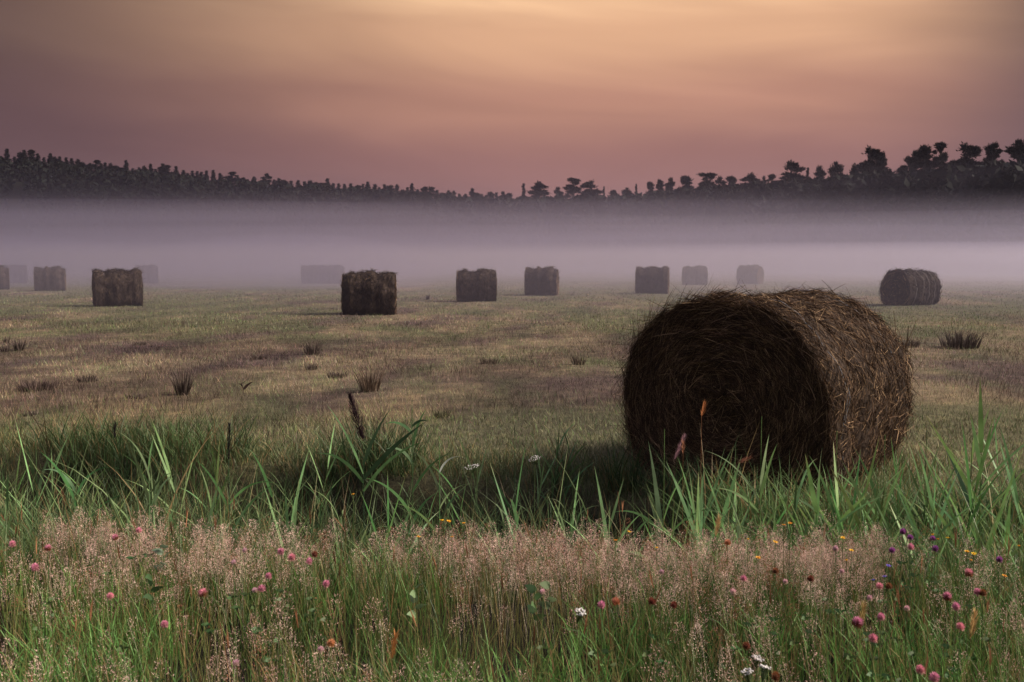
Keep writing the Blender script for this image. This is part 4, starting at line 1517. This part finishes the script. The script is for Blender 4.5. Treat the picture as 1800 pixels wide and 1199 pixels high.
px = -60.0
j = 0
while px < 905:
    kind = random.choice(['spruce', 'spruce', 'pine', 'spruce', 'round'] if px > 380 else ['spruce', 'pine', 'spruce', 'spruce', 'round'])
    dd = float(np.interp(px, SKY_PX, SKY_D)) * random.uniform(0.97, 1.02)
    top = float(np.interp(px, SKY_PX, SKY_PY)) - random.choice([0, 2, 3, 5, 6, 8, 10, 13])
    nm = {'spruce': 'spruce_tree', 'pine': 'pine_tree', 'round': 'broadleaf_tree'}[kind]
    lab = {'spruce': 'pointed dark spruce on the skyline of the left wood', 'pine': 'dark pine on the skyline of the left wood', 'round': 'dark round topped tree on the skyline of the left wood'}[kind]
    num[nm] = num.get(nm, 0) + (1 if px > 0 else 0)
    lab = '%s, %s from the left edge on the left wood skyline' % ({'spruce': 'pointed spruce', 'pine': 'dark pine', 'round': 'round topped tree'}[kind], nth(num[nm])) if px > 0 else lab + ', beyond the left edge'
    plant_tree(px, top, dd, kind, j, {'spruce': 23, 'pine': 21, 'round': 20}[kind], lab, GL, nm)
    px += random.uniform(7, 13)
    j += 1
# the body of the wood below the skyline: one dark mass
wood = Pile()
for q in range(1150):
    px = random.uniform(-300, 2100)
    dd = float(np.interp(px, SKY_PX, SKY_D))
    k = random.choice(['spruce', 'pine', 'round', 'spruce', 'round'])
    d = dd * (random.uniform(0.74, 1.0) if px > 330 or random.random() < 0.6 else random.uniform(0.70, 0.84))
    x = (px - 900) / FPX * d
    gz = gz1(x, d)
    top = CAM_H + d * (459 - (float(np.interp(px, SKY_PX, SKY_PY)) + random.choice([3, 5, 7, 10, 14, 20]) * (1.0 if px < 900 else 1.15))) / FPX
    h = max(top - gz, 5)
    r = np.random.default_rng(q)
    m = 260
    u = r.uniform(0, 1, m)
    a = r.uniform(0, 6.283, m)
    wv = 2.9 * ((1 - u) ** 0.8 if k == 'spruce' else np.sqrt(np.clip(1 - ((u - 0.5) / 0.52) ** 2, 0, 1))) * r.uniform(0.5, 1.05, m)
    P = np.stack([x + wv * np.cos(a), d + wv * np.sin(a), gz + h * (0.02 + 0.98 * u)], 1)
    V, F = crown_tris(P, 0.85 if k != 'spruce' else 0.65, r)
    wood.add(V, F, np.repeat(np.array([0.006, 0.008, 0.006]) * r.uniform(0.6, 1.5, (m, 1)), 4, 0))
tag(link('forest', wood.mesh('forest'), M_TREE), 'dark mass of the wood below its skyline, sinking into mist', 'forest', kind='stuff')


# ------------------------------------------------------------------ air: thin haze round everything, and the ground mist lying on the field
def volume_box(name, x0, x1, y0, y1, z0, z1, dens, col, aniso=0.72):
    V = [(x, y, z) for x in (x0, x1) for y in (y0, y1) for z in (z0, z1)]
    F = [(0, 1, 3, 2), (4, 6, 7, 5), (0, 4, 5, 1), (2, 3, 7, 6), (0, 2, 6, 4), (1, 5, 7, 3)]
    me = bpy.data.meshes.new(name)
    me.from_pydata(V, [], F)
    m = bpy.data.materials.new(name + '_air')
    m.use_nodes = True
    t = m.node_tree
    t.nodes.clear()
    v = nd(t, 'ShaderNodeVolumePrincipled')
    v.inputs['Color'].default_value = (*col, 1)
    v.inputs['Density'].default_value = dens
    v.inputs['Anisotropy'].default_value = aniso
    o = nd(t, 'ShaderNodeOutputMaterial')
    t.links.new(v.outputs[0], o.inputs['Volume'])
    me.materials.append(m)
    ob = link(name, me)
    return tag(ob, kind='stuff')


FOG = (0.76, 0.735, 0.95)
volume_box('haze', -1300, 1300, -100, 1150, -3, 75, 0.00016, FOG)
volume_box('ground_mist', -900, 900, 24, 700, -2.0, 3.2, 0.012, FOG)
volume_box('low_mist', -950, 950, 42, 710, -2.1, 2.4, 0.013, (0.93, 0.90, 0.99))
volume_box('mist_layer', -1000, 1000, 70, 720, -2.2, 6.8, 0.005, FOG)
volume_box('upper_mist', -1100, 1100, 110, 740, -2.4, 14.0, 0.0018, (0.66, 0.62, 0.86))
for (x, y, z, sx, sy, sz, dn) in [(-60, 150, 7.5, 95, 24, 1.5, 0.0035), (20, 170, 10, 120, 26, 1.6, 0.0025), (70, 120, 6.5, 70, 18, 1.2, 0.004),
                                  (-120, 210, 12, 110, 30, 2.2, 0.004), (110, 150, 9.5, 60, 18, 1.3, 0.003), (0, 105, 4.6, 75, 14, 0.8, 0.007),
                                  (45, 92, 2.4, 40, 12, 1.0, 0.018),
                                  (-52, 56, 1.0, 26, 8, 2.4, 0.035), (-13, 57, 1.0, 9, 7, 2.2, 0.045), (-33, 60, 1.0, 14, 7, 2.2, 0.03)]:
    V, F = ball(1.0, 32, 16)
    me = quads_mesh('mist_wisp', V * np.array([sx, sy, sz]), F, None, True)
    m = bpy.data.materials.get('haze_air').copy()
    m.name = 'mist_wisp_air'
    v = [n_ for n_ in m.node_tree.nodes if n_.type == 'PRINCIPLED_VOLUME'][0]
    v.inputs['Density'].default_value = dn
    me.materials.append(m)
    o = link('mist_wisp', me)
    o.location = (x, y, z)
    o.rotation_euler = (0, 0, random.uniform(-0.15, 0.15))
    tag(o, kind='stuff')
